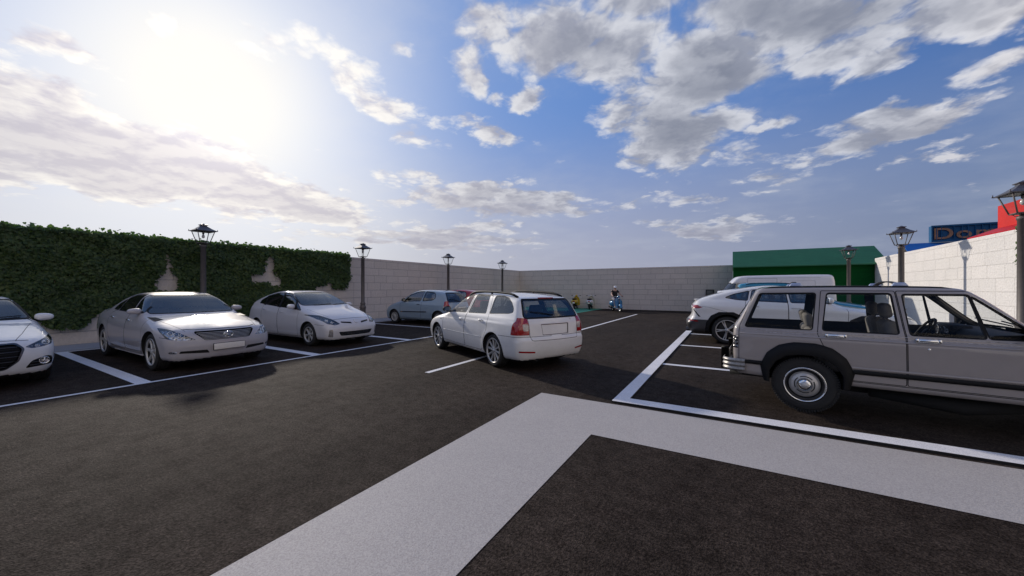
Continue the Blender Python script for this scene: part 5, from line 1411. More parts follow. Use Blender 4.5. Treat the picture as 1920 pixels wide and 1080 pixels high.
# --- champagne off-road estate on the right ---------------------------------
def offroader():
    zt = 1.60
    c = Car(4.20, 1.79, 1.615,
        [(.12,.40),(.03,.44),(.0,.55),(.0,.93),(.03,.99),(.10,1.015),(.6,1.04),(1.15,1.07),(1.36,1.085,1),(1.50,1.16),(1.94,1.54),(2.02,1.575),(2.2,1.592),(2.7,1.603),(3.3,1.603),(3.75,1.592),(3.86,1.578),(3.915,1.545),(4.10,1.19),(4.15,1.10),(4.18,1.05),(4.195,.95),(4.195,.60),(4.17,.44),(4.10,.40)],
        [(.38,.965),(.50,.985),(.60,.995),(.62,1.0),(.80,1.0),(.945,.996),(.965,.985),(1.04,.968),(1.08,.95),(1.30,.895),(1.50,.84),(1.57,.80),(1.65,.74)],
        [(-.2,.93),(0,.95),(.12,.975),(.4,.992),(.8,1.0),(3.6,1.0),(4.0,.985),(4.14,.965),(4.3,.93)],
        .80, 3.38, .345, kf=.10, kr=.05, kfl=.08, krl=.06, rad=.07, rtop=.055, zc=.75, zsplit=1.0, flare=0, tw=.235, kc=.035, res=1.3)
    th = rad(-4.5); fx, fy = math.cos(th), math.sin(th); nx_, ny_ = -fy, fx
    # rear wheel outer face passes through (.80, 5.93)
    cx = .80 + fx*(c.ur-c.L/2) + nx_*.855; cy = 5.93 + fy*(c.ur-c.L/2) + ny_*.855
    b = CarBuild(c, 'offroad_estate', 'champagne grey boxy off-road estate with chrome handles and wide black arch flares', M['beige'], (cx, cy, 0), th, group='cars in the bays by the pale wall')
    def flat(cu, g=0.): return [np.array((cu+x*(1+g), .33+z*(1+g)+0*g)) for x, z in ((-.405,-.40),(-.40,.02),(-.37,.17),(-.30,.30),(-.20,.375),(-.08,.405),(.08,.405),(.20,.375),(.30,.30),(.37,.17),(.40,.02),(.405,-.40))]
    b.arches(flat=flat)
    # windows
    b.pane([(3.31,1.05),(4.015,1.05),(3.85,1.49),(3.27,1.50)], mat='glass_plain', rnd=.025, trim=.014)
    b.pane([(2.54,1.05),(3.20,1.05),(3.15,1.50),(2.59,1.50)], door='r', mat='glass_plain', rnd=.025, trim=.014)
    b.pane([(1.90,1.045),(2.44,1.045),(2.49,1.49),(1.995,1.49)], door='f', mat='glass_plain', rnd=.022, trim=.014)
    b.pane([(1.52,1.05),(1.87,1.045),(1.972,1.475)], door='f', mat='glass_plain', rnd=.02, trim=.014, name='quarter_window')
    b.pane([(-.71,1.11),(.71,1.11),(.60,1.52),(-.60,1.52)], 'front', .03, 'glass_plain', 'windscreen', .05, umin=1.0)
    b.pane([(-.62,1.13),(.62,1.13),(.54,1.49),(-.54,1.49)], 'rear', .03, 'glass_plain', 'rear_window', .06, umin=3.7)
    b.door('f', [(1.22,.465),(2.47,.465),(2.475,1.0),(2.545,1.535),(1.96,1.535),(1.40,1.06),(1.22,1.04)], gap=.004, rnd=.02)
    b.door('r', [(2.48,.465),(2.965,.465),(3.06,.72),(3.20,.86),(3.255,1.0),(3.215,1.535),(2.555,1.535),(2.485,1.0)], gap=.004, rnd=.02)
    b.seam('side', [(1.1,.452),(3.0,.452)], .004); b.seam('side', [(4.09,.47),(4.09,.98),(4.08,1.06),(3.91,1.52)], .0035, nmin=.1)
    b.patch('tail_lamp', 'side', [(4.098,.745),(4.25,.745),(4.25,.915),(4.098,.915)], 'bowl_dark', .004, nmin=.4)
    b.patch('tail_lamp', 'rear', [(.60,.745),(.95,.745),(.95,.915),(.60,.915)], 'bowl_dark', .004, nmin=.4, umin=4.0)
    b.patch('headlight', 'front', [(.45,.66),(.75,.66),(.75,.86),(.45,.86)], 'bowl', .01, nmin=.05)
    b.patch('grille', 'front', [(-.42,.66),(.42,.66),(.42,.88),(-.42,.88)], 'black_trim', .01, True, -.02)
    root = b.finish('steel', .215)
    # arch flares
    for cu in (c.uf, c.ur):
        for sd in (1, -1):
            mb = MB().mat(M['black_trim']); rows = []
            inn = [p for p in flat(cu) if p[1] > .36]; ing = []
            for i in range(len(inn)-1):
                for t in np.linspace(0, 1, 4, endpoint=False): ing.append(inn[i]*(1-t)+inn[i+1]*t)
            ing.append(inn[-1]); e0 = np.array((ing[0][0], .345)); e1 = np.array((ing[-1][0], .345)); ing = [e0]+ing+[e1]
            for p in ing:
                d = p-np.array((cu, .33)); d /= np.linalg.norm(d)
                w = .030 + .115*max(0, d[1])**.8 + .02*abs(d[0])
                o = p + d*w; ym = c.at_side(o[0], max(.42, o[1]))[1]; yi = c.at_side(p[0], max(.42, p[1]))[1]
                rows.append([c.loc(q, sd) for q in ((o[0], ym-.006, o[1]), (o[0], ym+.012, o[1]), (p[0]+d[0]*w*.45, yi+.050, p[1]+d[1]*w*.45), (p[0], yi+.055, p[1]), (p[0]-d[0]*.006, yi+.05, p[1]-d[1]*.006), (p[0]-d[0]*.006, yi-.10, p[1]-d[1]*.006))])
            mb.grid(rows)
            for r_ in (rows[0], rows[-1]): mb.poly(r_)
            mb.build('arch_flare', root)
    # mouldings, belt pin-stripes
    def strip(name, z0, z1, u0, u1, th_, m, bulge=True):
        for sd in (1, -1):
            mb = MB().mat(M[m] if isinstance(m, str) else m); rows = []
            for u in np.linspace(u0, u1, 16):
                r_ = []
                for z, o in ((z0, -.004), (z0+.002, th_*.7), ((z0+z1)/2, th_), (z1-.002, th_*.7), (z1, -.004)):
                    q = c.at_side(u, z); r_.append(c.loc(q+np.array((0, o, 0)), sd))
                rows.append(r_)
            mb.grid(rows); mb.poly(rows[0]); mb.poly(rows[-1]); mb.build(name, root)
    strip('side_moulding', .545, .60, 1.27, 2.925, .022, 'black_trim'); strip('side_moulding', .545, .60, 3.83, 4.12, .022, 'black_trim')
    strip('side_rib', .605, .635, 1.25, 2.94, .008, M['beige']); strip('belt_rib', .945, .962, .5, 4.08, .009, M['beige'])
    M['pinstripe'] = simple('pinstripe', (.30, .29, .31), .35, metal=.3, vary=.7, scale=26)
    for z in (.985, 1.012): strip('pinstripe', z-.004, z+.004, .5, 4.06, .0022, 'pinstripe')
    # chrome handles
    for key, u in (('r', 3.085), ('f', 2.315)):
        for sd in (1, -1):
            mb = MB().mat(M['chrome']); q = c.at_side(u, .985); y = q[1]
            def bx(u0, u1, z0, z1, o0, o1, bv=.006):
                a = c.loc((u1, y+o0, z0), sd); d_ = c.loc((u0, y+o1, z1), sd); mb.box(min(a.x, d_.x), max(a.x, d_.x), min(a.y, d_.y), max(a.y, d_.y), a.z, d_.z, bev=bv)
            bx(u-.10, u-.072, .962, 1.008, -.01, .022); bx(u+.072, u+.10, .962, 1.008, -.01, .022); bx(u-.075, u+.075, .966, 1.004, .010, .030, .010); bx(u-.078, u+.078, .964, 1.006, -.008, .004, .003)
            mb.build('handle', b.dobj.get((key, sd), root))
    for sd in (1, -1):
        q = c.at_side(2.31, .895); mb = MB().mat(M['chrome']); mb.ell(c.loc(q, sd), (.013, .005, .013)); mb.build('lock', b.dobj.get(('f', sd), root))
    # bumpers in three chrome ridges
    M['bumper'] = simple('bumper_metal', (.27, .26, .25), .42, metal=.6, vary=.35, scale=45, bstr=.15, bscale=90)
    def bumper(sgn, u_):
        mb = MB().mat(M['bumper']); zs = np.linspace(.435, .605, 19); hw = .885; pts = []
        x = c.L/2-u_
        for y in list(np.linspace(-hw, -hw+.10, 6)) + list(np.linspace(-.7, .7, 9)) + list(np.linspace(hw-.10, hw, 6)):
            t = max(0, (abs(y)-(hw-.12))/.12); pts.append((x + sgn*(.085-.075*t*t), y))
        pts = [(x-sgn*.17, -hw-.012)] + [(x-sgn*.05, -hw-.012)] + pts + [(x-sgn*.05, hw+.012)] + [(x-sgn*.17, hw+.012)]
        rows = []
        for i, (px, py) in enumerate(pts):
            a = np.array(pts[max(i-1, 0)]); d_ = np.array(pts[min(i+1, len(pts)-1)]); t = d_-a; n_ = np.array((t[1], -t[0]))*sgn; n_ /= np.linalg.norm(n_)+1e-9
            r_ = []
            for z in zs:
                f_ = (z-.435)/.17; o = .020*abs(math.sin(3*PI*f_)) - (.02 if f_ in (0., 1.) else 0)
                r_.append((px+n_[0]*o, py+n_[1]*o, z))
            rows.append(r_)
        mb.grid(rows); mb.build('bumper', root)
        for y in (-.55, .55):
            mb = MB().mat(M['black_trim']); mb.box(x+sgn*.06, x+sgn*.125, y-.03, y+.03, .40, .70, bev=.015); mb.build('bumper_guard', root)
    bumper(-1, c.L-.01); bumper(1, .01)
    # roof rack
    for sd in (1, -1):
        mb = MB().mat(M['black_trim']); P = []
        for t in np.linspace(0, 1, 17):
            u = 2.05+t*1.78; q = c.at_top(u, .672); e = min(1, min(t, 1-t)*16)
            P.append([c.loc((u, q[1]+dy, q[2]-.004+dz*e**.6), sd) for dy, dz in ((-.02, .0), (-.02, .012), (.0, .014), (.02, .008), (.024, -.014))])
        mb.grid(P); mb.build('roof_rail', root)
    for u in (2.49, 3.46):
        mb = MB().mat(M['black_trim']); P = []
        for y in np.linspace(-.64, .64, 13): P.append(c.loc((u, y, 1.598+.050*(1-(y/.64)**2))))
        rows = [[p+Vector((dx, 0, dz)) for dx, dz in ((-.03, 0), (-.02, .012), (.02, .012), (.03, 0), (0, -.006))] for p in P]
        mb.grid(rows, True); mb.build('cross_bar', root)
        for sd in (1, -1):
            M.setdefault('rack_foot', simple('rack_foot', (.35, .40, .52), .35, metal=.5)); mb = MB().mat(M['rack_foot']); q = c.at_top(u, .645); mb.box(c.L/2-u-.075, c.L/2-u+.075, sd*.645-.03, sd*.645+.03, q[2]+.005, q[2]+.050, bev=.01, taper=.62); mb.build('rack_foot', root)
    b.mirror(1.60, 1.09, (.06, .115, .095), mat=M['black_trim'], dz=.06, out=.13, boxy=True)
    mb = MB().mat(M['under']); mb.box(c.L/2-3.0, c.L/2-1.5, -.55, .55, .26, .42, bev=.03); mb.tube([c.loc((2.75, .62, .30), -1), c.loc((2.0, .66, .26), -1), c.loc((1.4, .6, .34), -1)], [.05, .085, .05], 10)
    mb.tube([c.loc((3.0, .5, .34), -1), c.loc((4.22, .62, .36), -1)], .028, 8); mb.build('exhaust', root)
    # cabin: high-backed front seats, dash with round dials, tailgate load floor
    mb = MB()
    x0 = c.L/2
    for sy in (-1, 1):
        mb = MB().mat(M['cloth_grey'])
        seat(mb, x0-2.25, sy*.36, .70, w=.50, hb=.56, d=.5, lean=-.16); mb.build('seat', root)
    mb = MB().mat(M['cloth_grey'])
    for sy in (-.40, .40): seat(mb, x0-3.02, sy, .68, w=.70, hb=.44, d=.44, lean=-.22)
    mb.build('rear_seat', root)
    mb = MB().mat(M['cloth_dark']); mb.box(x0-4.1, x0-3.35, -.70, .70, .60, .86, bev=.02); mb.box(x0-3.3, x0-.95, -.74, .74, .38, .44); mb.build('cabin_floor', root)
    mb = MB().mat(M['black_trim']); rows = []
    for y in np.linspace(-.74, .74, 9): rows.append([(x0-u_, y, z) for u_, z in ((1.38, 1.05), (1.62, 1.085), (1.80, 1.07), (1.86, 1.02), (1.84, .90), (1.74, .78), (1.6, .5))])
    mb.grid(rows); mb.box(x0-1.90, x0-1.70, .10, .66, .93, 1.11, bev=.03); dsh = mb.build('dashboard', root)
    for k, (y, r_) in enumerate(((.50, .055), (.38, .035), (.26, .05), (.16, .03))):
        mb = MB().mat(M['alloy']); T = Matrix.Translation((x0-1.903, y, 1.02)) @ Matrix.Rotation(-PI/2, 4, 'Y'); mb.lathe([(r_, 0), (r_+.006, .006), (r_, .01)], 20, T, cap=False); mb.mat(M['bowl_dark']); mb.lathe([(r_, .003), (.001, .003)], 20, T, cap=False); mb.build('dial', dsh)
    mb = MB().mat(M['black_trim']); cc = Vector((x0-2.06, .38, .99)); RM = Matrix.Translation(cc) @ Matrix.Rotation(-rad(60), 4, 'Y')
    mb.tube([RM @ Vector((.195*math.cos(a), .195*math.sin(a), 0)) for a in np.linspace(0, 2*PI, 28, endpoint=False)], .015, 8, closed=True)
    for a in (.2, PI-.2, PI*1.5): mb.tube([RM @ Vector((.03*math.cos(a), .03*math.sin(a), -.03)), RM @ Vector((.19*math.cos(a), .19*math.sin(a), 0))], .016, 6)
    mb.ell(RM @ Vector((0, 0, -.02)), (.06, .06, .03), RM.to_3x3().to_4x4()); mb.tube([RM @ Vector((0, 0, 0)), RM @ Vector((0, 0, -.3))], .035, 8); mb.build('steering_wheel', root)
    mb = MB().mat(M['black_trim']); mb.box(x0-2.10, x0-2.06, -.09, .09, 1.44, 1.50, bev=.012); mb.tube([(x0-2.07, 0, 1.49), (x0-2.02, 0, 1.56)], .01, 6); mb.build('rear_view_mirror', root)
    b.wipers(2, 1.11, 1.17); b.wipers(1, 1.14, 1.38, 'rear')
offroader()
# --- white coupe SUV, van and blue SUV behind the off-roader -----------------
def coupe_suv():
    c = Car(5.11, 2.0, 1.645,
        [(.22,.24),(.06,.30),(.0,.48),(.01,.64),(.08,.80),(.22,.90),(.6,.98),(1.05,1.06),(1.48,1.14),(1.9,1.365),(2.3,1.54),(2.65,1.62),(3.0,1.642),(3.4,1.61),(3.85,1.53),(4.3,1.42),(4.66,1.305),(4.80,1.25),(4.86,1.215,1),(4.87,1.18),(4.93,1.10),(4.975,1.03),(4.96,.93),(4.97,.80),(5.03,.70),(5.10,.62),(5.11,.52),(5.04,.36),(4.90,.27)],
        [(.22,.87),(.32,.93),(.5,.975),(.68,.99),(.85,.985),(1.0,.985),(1.10,.96),(1.18,.90),(1.26,.82),(1.40,.735),(1.54,.66),(1.65,.58)],
        [(-.2,.76),(0,.82),(.15,.90),(.4,.96),(.9,.99),(1.6,.985),(2.6,.985),(3.5,1.0),(4.2,1.0),(4.7,.955),(5.0,.90),(5.2,.84)],
        1.0, 4.0, .385, kf=.26, kr=.14, kfl=.30, krl=.14, rad=.11, rtop=.09, crease=[(.98,1.10,.018,.010)], zsplit=1.14, tw=.28, archR=.445)
    b = CarBuild(c, 'coupe_suv', 'white sloping-roof SUV with dark arches and twin exhausts behind the champagne estate', M['white'], (-.10+4.0-2.555, 12.93, 0), 0, group='cars in the bays by the pale wall')
    b.arches()
    b.pane([(1.62,1.175),(2.55,1.19),(2.6,1.535),(2.3,1.485),(1.9,1.31)], door='f', mat='glass', rnd=.03)
    b.pane([(2.62,1.192),(3.45,1.225),(3.4,1.50),(2.9,1.55),(2.68,1.545)], door='r', mat='glass', rnd=.03)
    b.pane([(3.52,1.23),(3.78,1.25),(4.04,1.30),(3.86,1.385),(3.48,1.485)], mat='glass', rnd=.03)
    b.pane([(-.74,1.20),(.74,1.20),(.60,1.56),(-.60,1.56)], 'front', .03, 'glass', 'windscreen', .05, umin=1.2)
    b.pane([(-.60,1.275),(.60,1.275),(.50,1.53),(-.50,1.53)], 'rear', .02, 'glass_dark', 'rear_window', .05, umin=3.0, umax=4.8, nmin=.1)
    b.door('f', [(1.45,.40),(2.6,.38),(2.61,1.1),(2.65,1.57),(2.3,1.51),(1.86,1.33),(1.50,1.16),(1.43,1.0)])
    b.door('r', [(2.612,.38),(3.36,.39),(3.50,.60),(3.58,.9),(3.56,1.2),(3.45,1.52),(2.9,1.575),(2.665,1.572),(2.62,1.1)])
    def ring(cu): return [(cu+x, .385+z) for x, z in ((-.53,-.02),(-.50,.20),(-.38,.40),(-.16,.515),(.20,.51),(.40,.40),(.52,.20),(.55,-.02),(.55,-.10),(-.53,-.10))]
    b.patch('arch_trim', 'side', ring(c.ur), 'black_trim', .02, off=.004, umin=3.0); b.patch('arch_trim', 'side', ring(c.uf), 'black_trim', .02, off=.004, umax=2.0)
    b.patch('tail_lamp', 'side', [(4.60,1.02),(4.72,.975),(5.0,.99),(5.0,1.085),(4.80,1.08)], 'red_lens', .015, nmin=.3)
    b.patch('tail_lamp', 'rear', [(.40,1.06),(.95,1.01),(.95,1.075),(.40,1.085)], 'red_lens', .01, nmin=.2, umin=4.6)
    b.patch('rear_vent', 'side', [(4.66,.74),(4.71,.74),(4.86,.94),(4.84,.955)], 'black_trim', .008, nmin=.2)
    b.patch('reflector', 'side', [(4.72,.595),(4.98,.615),(4.98,.65),(4.74,.63)], 'red_lens', .008, off=.006, nmin=.2)
    b.patch('rear_diffuser', 'side', [(4.44,.24),(5.3,.24),(5.3,.66),(4.98,.67),(4.52,.575)], 'alloy_dark', .02, off=.003, nmin=.15)
    b.patch('rear_diffuser', 'rear', [(-1.1,.2),(1.1,.2),(1.1,.66),(-1.1,.66)], 'alloy_dark', .01, True, .003, nmin=.1, umin=4.4)
    b.patch('headlight', 'side', [(.12,.78),(.62,.90),(.60,.95),(.20,.90)], 'bowl_dark', .01, nmin=.2)
    b.patch('wing_vent', 'side', [(.62,.96),(1.02,.90),(1.0,.93),(.66,1.01)], 'black_trim', .01, nmin=.2)
    b.seam('side', [(4.0,.90),(4.45,1.02),(4.62,1.04)], .003, nmin=.1)
    root = b.finish('five', .285)
    mb = MB().mat(M['white']); rows = []
    for y in np.linspace(-.66, .66, 11):
        q = c.at_rear(abs(y), 1.215); s_ = 1 if y >= 0 else -1; x = c.L/2-q[0]; rows.append([(x+.14, y, 1.262), (x+.02, y, 1.247), (x-.055, y, 1.232), (x-.055, y, 1.220), (x+.01, y, 1.215), (x+.10, y, 1.22)])
    mb.grid(rows, True); mb.poly(rows[0]); mb.poly(rows[-1]); mb.build('rear_spoiler', root)
    mb = MB().mat(M['white']); rows = []
    for y in np.linspace(-.54, .54, 11):
        r_ = []
        for u, dz in ((3.70, .006), (3.95, .018), (4.16, .040), (4.25, .052), (4.25, .040), (4.10, .018), (3.9, -.02), (3.7, -.03)):
            q = c.at_top(u, abs(y), .9); r_.append(Vector((c.L/2-u, y, q[2]+dz-.03*(abs(y)/.54)**6)))
        rows.append(r_)
    mb.grid(rows, True); mb.poly(rows[0]); mb.poly(rows[-1]); mb.build('roof_spoiler', root)
    for sd in (-1, 1):
        for dy in (.0, .13):
            mb2 = MB().mat(M['alloy_dark']); p0 = Vector((-2.20, sd*(.60+dy), .36)); mb2.tube([p0, p0+Vector((-.30, 0, 0))], [.058, .062], 16, cap=False); mb2.mat(M['under']); mb2.tube([p0, p0+Vector((-.27, 0, 0))], .052, 14); mb2.build('exhaust', root)
    b.handle(2.45, 1.04, 'f', None, .2); b.handle(3.36, 1.07, 'r', None, .2)
    b.mirror(1.75, 1.20, (.10, .13, .075), dz=.05, out=.12, mat=M['white'])
    interior(c, root, 2.55, 1, 'cloth_grey', 3.45, 1.95, 1.10, .70)
coupe_suv()

def van():
    c = Car(5.5, 1.95, 2.20,
        [(.16,.25),(.05,.32),(.0,.5),(.01,.78),(.12,.92),(.4,1.06),(.72,1.18),(.86,1.28),(1.15,1.62),(1.32,1.82),(1.36,1.88),(1.50,2.03),(1.66,2.13),(1.9,2.175),(2.5,2.19),(3.9,2.20),(5.1,2.195),(5.30,2.175),(5.38,2.11),(5.44,1.6),(5.48,1.0),(5.5,.6),(5.47,.35),(5.35,.25)],
        [(.2,.92),(.35,.97),(.6,.995),(.9,1.0),(1.1,.99),(1.4,.96),(1.75,.91),(2.0,.865),(2.12,.83),(2.25,.78)],
        [(-.2,.76),(0,.83),(.15,.90),(.45,.96),(.9,.995),(1.4,1.0),(5.1,1.0),(5.4,.985),(5.7,.95)],
        .95, 4.45, .34, kf=.22, kr=.04, kfl=.26, rad=.11, rtop=.12, zc=.9, zsplit=1.4, tw=.215, res=.85)
    b = CarBuild(c, 'delivery_van', 'white high-roof panel van parked nose out below the green building', M['vanwhite'], (1.30, 22.15, 0), PI, 'van', 'cars in the bays by the pale wall')
    b.arches()
    b.pane([(1.02,1.15),(1.95,1.15),(1.95,1.78),(1.42,1.78),(1.12,1.42)], door='f', mat='glass_dark', rnd=.04)
    b.pane([(-.82,1.26),(.82,1.26),(.72,1.80),(-.72,1.80)], 'front', .04, 'glass', 'windscreen', .06, umin=.5, umax=2.0)
    b.door('f', [(.95,.36),(2.05,.36),(2.05,1.85),(1.60,1.85),(1.15,1.45),(.93,1.15)])
    b.door('side', [(2.12,.36),(3.30,.36),(3.30,2.02),(2.12,2.02)], rnd=.03)
    b.seam('side', [(2.12,2.05),(4.9,2.04)], .003); b.seam('side', [(3.4,1.15),(4.85,1.15)], .004); b.seam('side', [(3.45,1.45),(4.7,1.45),(4.7,1.9),(3.45,1.9),(3.45,1.45)], .003)
    b.lamp('headlight', 'front', [(.58,.72),(.85,.74),(.88,1.0),(.70,.98)], 'bowl', .04, .03, 'lens', [], umax=.9, nmin=.05)
    b.patch('grille', 'front', [(-.5,.66),(.5,.66),(.55,.84),(-.55,.84)], 'black_trim', .03, True, -.01)
    b.patch('tail_lamp', 'rear', [(.72,.9),(.86,.9),(.86,1.35),(.72,1.35)], 'red_lens', .02, nmin=.6, umin=4.5)
    b.patch('bumper', 'front', [(-1.2,.2),(1.2,.2),(1.2,.55),(-1.2,.55)], 'black_trim', .0, True, .004, nmin=.05, umax=.7)
    b.seam('rear', [(0,.5),(0,2.1)], .005)
    root = b.finish('fine', .21)
    b.handle(1.92, 1.02, 'f', M['black_trim']); b.mirror(1.12, 1.28, (.10, .10, .15), mat=M['black_trim'], dz=.06, out=.14, boxy=True, back=-.08)
    interior(c, root, 1.95, 1, 'cloth_dark', None, 1.25, 1.18, .85)
van()

def compact_suv():
    c = Car(4.2, 1.80, 1.77,
        [(.13,.24),(.04,.30),(.0,.46),(.01,.66),(.06,.85),(.2,.96),(.55,1.05),(.95,1.12),(1.25,1.18),(1.6,1.37),(2.0,1.60),(2.3,1.70),(2.6,1.745),(2.9,1.765),(3.4,1.76),(3.75,1.735),(3.86,1.70),(3.98,1.42),(4.10,1.15),(4.16,.95),(4.2,.66),(4.18,.42),(4.06,.26)],
        [(.2,.90),(.32,.96),(.55,.99),(.75,1.0),(.95,.985),(1.08,.955),(1.15,.91),(1.3,.835),(1.5,.75),(1.64,.68),(1.75,.6)],
        [(-.2,.78),(0,.84),(.15,.91),(.4,.97),(.8,1.0),(3.5,1.0),(3.95,.97),(4.15,.93),(4.3,.9)],
        .85, 3.45, .345, kf=.24, kr=.12, kfl=.3, rad=.11, rtop=.09, crease=[(.98,1.02,.012,.01)], zsplit=1.15, tw=.22, res=.8)
    b = CarBuild(c, 'compact_suv', 'bright blue SUV between the white sloping-roof SUV and the white van', M['blue'], (1.98, 15.45, 0), 0, group='cars in the bays by the pale wall')
    b.arches()
    b.pane([(1.55,1.19),(2.3,1.20),(2.34,1.60),(2.1,1.56),(1.75,1.38)], door='f', mat='glass_clear', rnd=.03)
    b.pane([(2.40,1.20),(3.15,1.21),(3.12,1.61),(2.45,1.61)], door='r', mat='glass_clear', rnd=.03)
    b.pane([(3.22,1.21),(3.80,1.24),(3.66,1.60),(3.19,1.61)], mat='glass_clear', rnd=.04)
    b.pane([(-.74,1.22),(.74,1.22),(.62,1.62),(-.62,1.62)], 'front', .03, 'glass', 'windscreen', .05, umin=1.0)
    b.pane([(-.68,1.22),(.68,1.22),(.58,1.58),(-.58,1.58)], 'rear', .03, 'glass_clear', 'rear_window', .06, umin=3.6)
    b.door('f', [(1.3,.38),(2.36,.37),(2.38,1.65),(2.05,1.60),(1.7,1.40),(1.38,1.20),(1.28,1.0)])
    b.door('r', [(2.37,.37),(2.95,.37),(3.05,.7),(3.18,.95),(3.18,1.62),(2.392,1.65)])
    b.lamp('headlight', 'front', [(.50,.76),(.80,.78),(.83,.92),(.55,.90)], 'bowl', .03, .02, 'lens', [], umax=.8, nmin=.05)
    b.patch('tail_lamp', 'side', [(3.95,.95),(4.2,.95),(4.15,1.16),(4.02,1.18)], 'red_lens', .02, nmin=.35)
    b.patch('tail_lamp', 'rear', [(.62,.95),(.95,.95),(.95,1.16),(.68,1.16)], 'red_lens', .02, nmin=.3, umin=3.8)
    root = b.finish('fine', .22)
    b.handle(2.22, 1.04, 'f'); b.mirror(1.62, 1.2, (.08, .11, .075), mat=M['black_trim'], dz=.05)
    for sd in (1, -1):
        b2 = MB().mat(M['black_trim']); P = []
        for t in np.linspace(0, 1, 12):
            u = 2.35+t*1.3; q = c.at_top(u, .55); P.append(c.loc((u, q[1], q[2]-.002+.028*min(1, min(t, 1-t)*9)), sd))
        b2.tube(P, .014, 6); b2.build('roof_rail', root)
    interior(c, root, 2.25, 1, 'cloth_dark', 3.0, 1.65, 1.12, .72)
compact_suv()
# ------------------------------------------------------- scooters and rider
M['scoot_blue'] = paint('scooter_blue', (.02, .14, .30), .1, .35); M['scoot_yellow'] = paint('scooter_yellow', (.52, .34, .015), .0, .38)
M['scoot_cream'] = paint('scooter_cream', (.50, .46, .37), .0, .4); M['scoot_white'] = paint('scooter_white', (.66, .67, .72), .0, .4)
M['skin'] = simple('skin', (.42, .25, .19), .5, vary=.06, scale=14)
M['shirt'] = simple('dark_shirt', (.018, .016, .018), .9, vary=.2, scale=20, bstr=.4, bscale=40, bdist=.01); M['jeans'] = simple('pale_trousers', (.22, .22, .27), .9, vary=.2, scale=20, bstr=.4, bscale=40, bdist=.01)
M['cap'] = simple('white_cap', (.68, .70, .76), .8); M['shoe'] = simple('shoe', (.28, .17, .07), .7); M['hair'] = simple('dark_hair', (.02, .014, .010), .7); M['eye'] = simple('eye', (.02, .02, .02), .2)

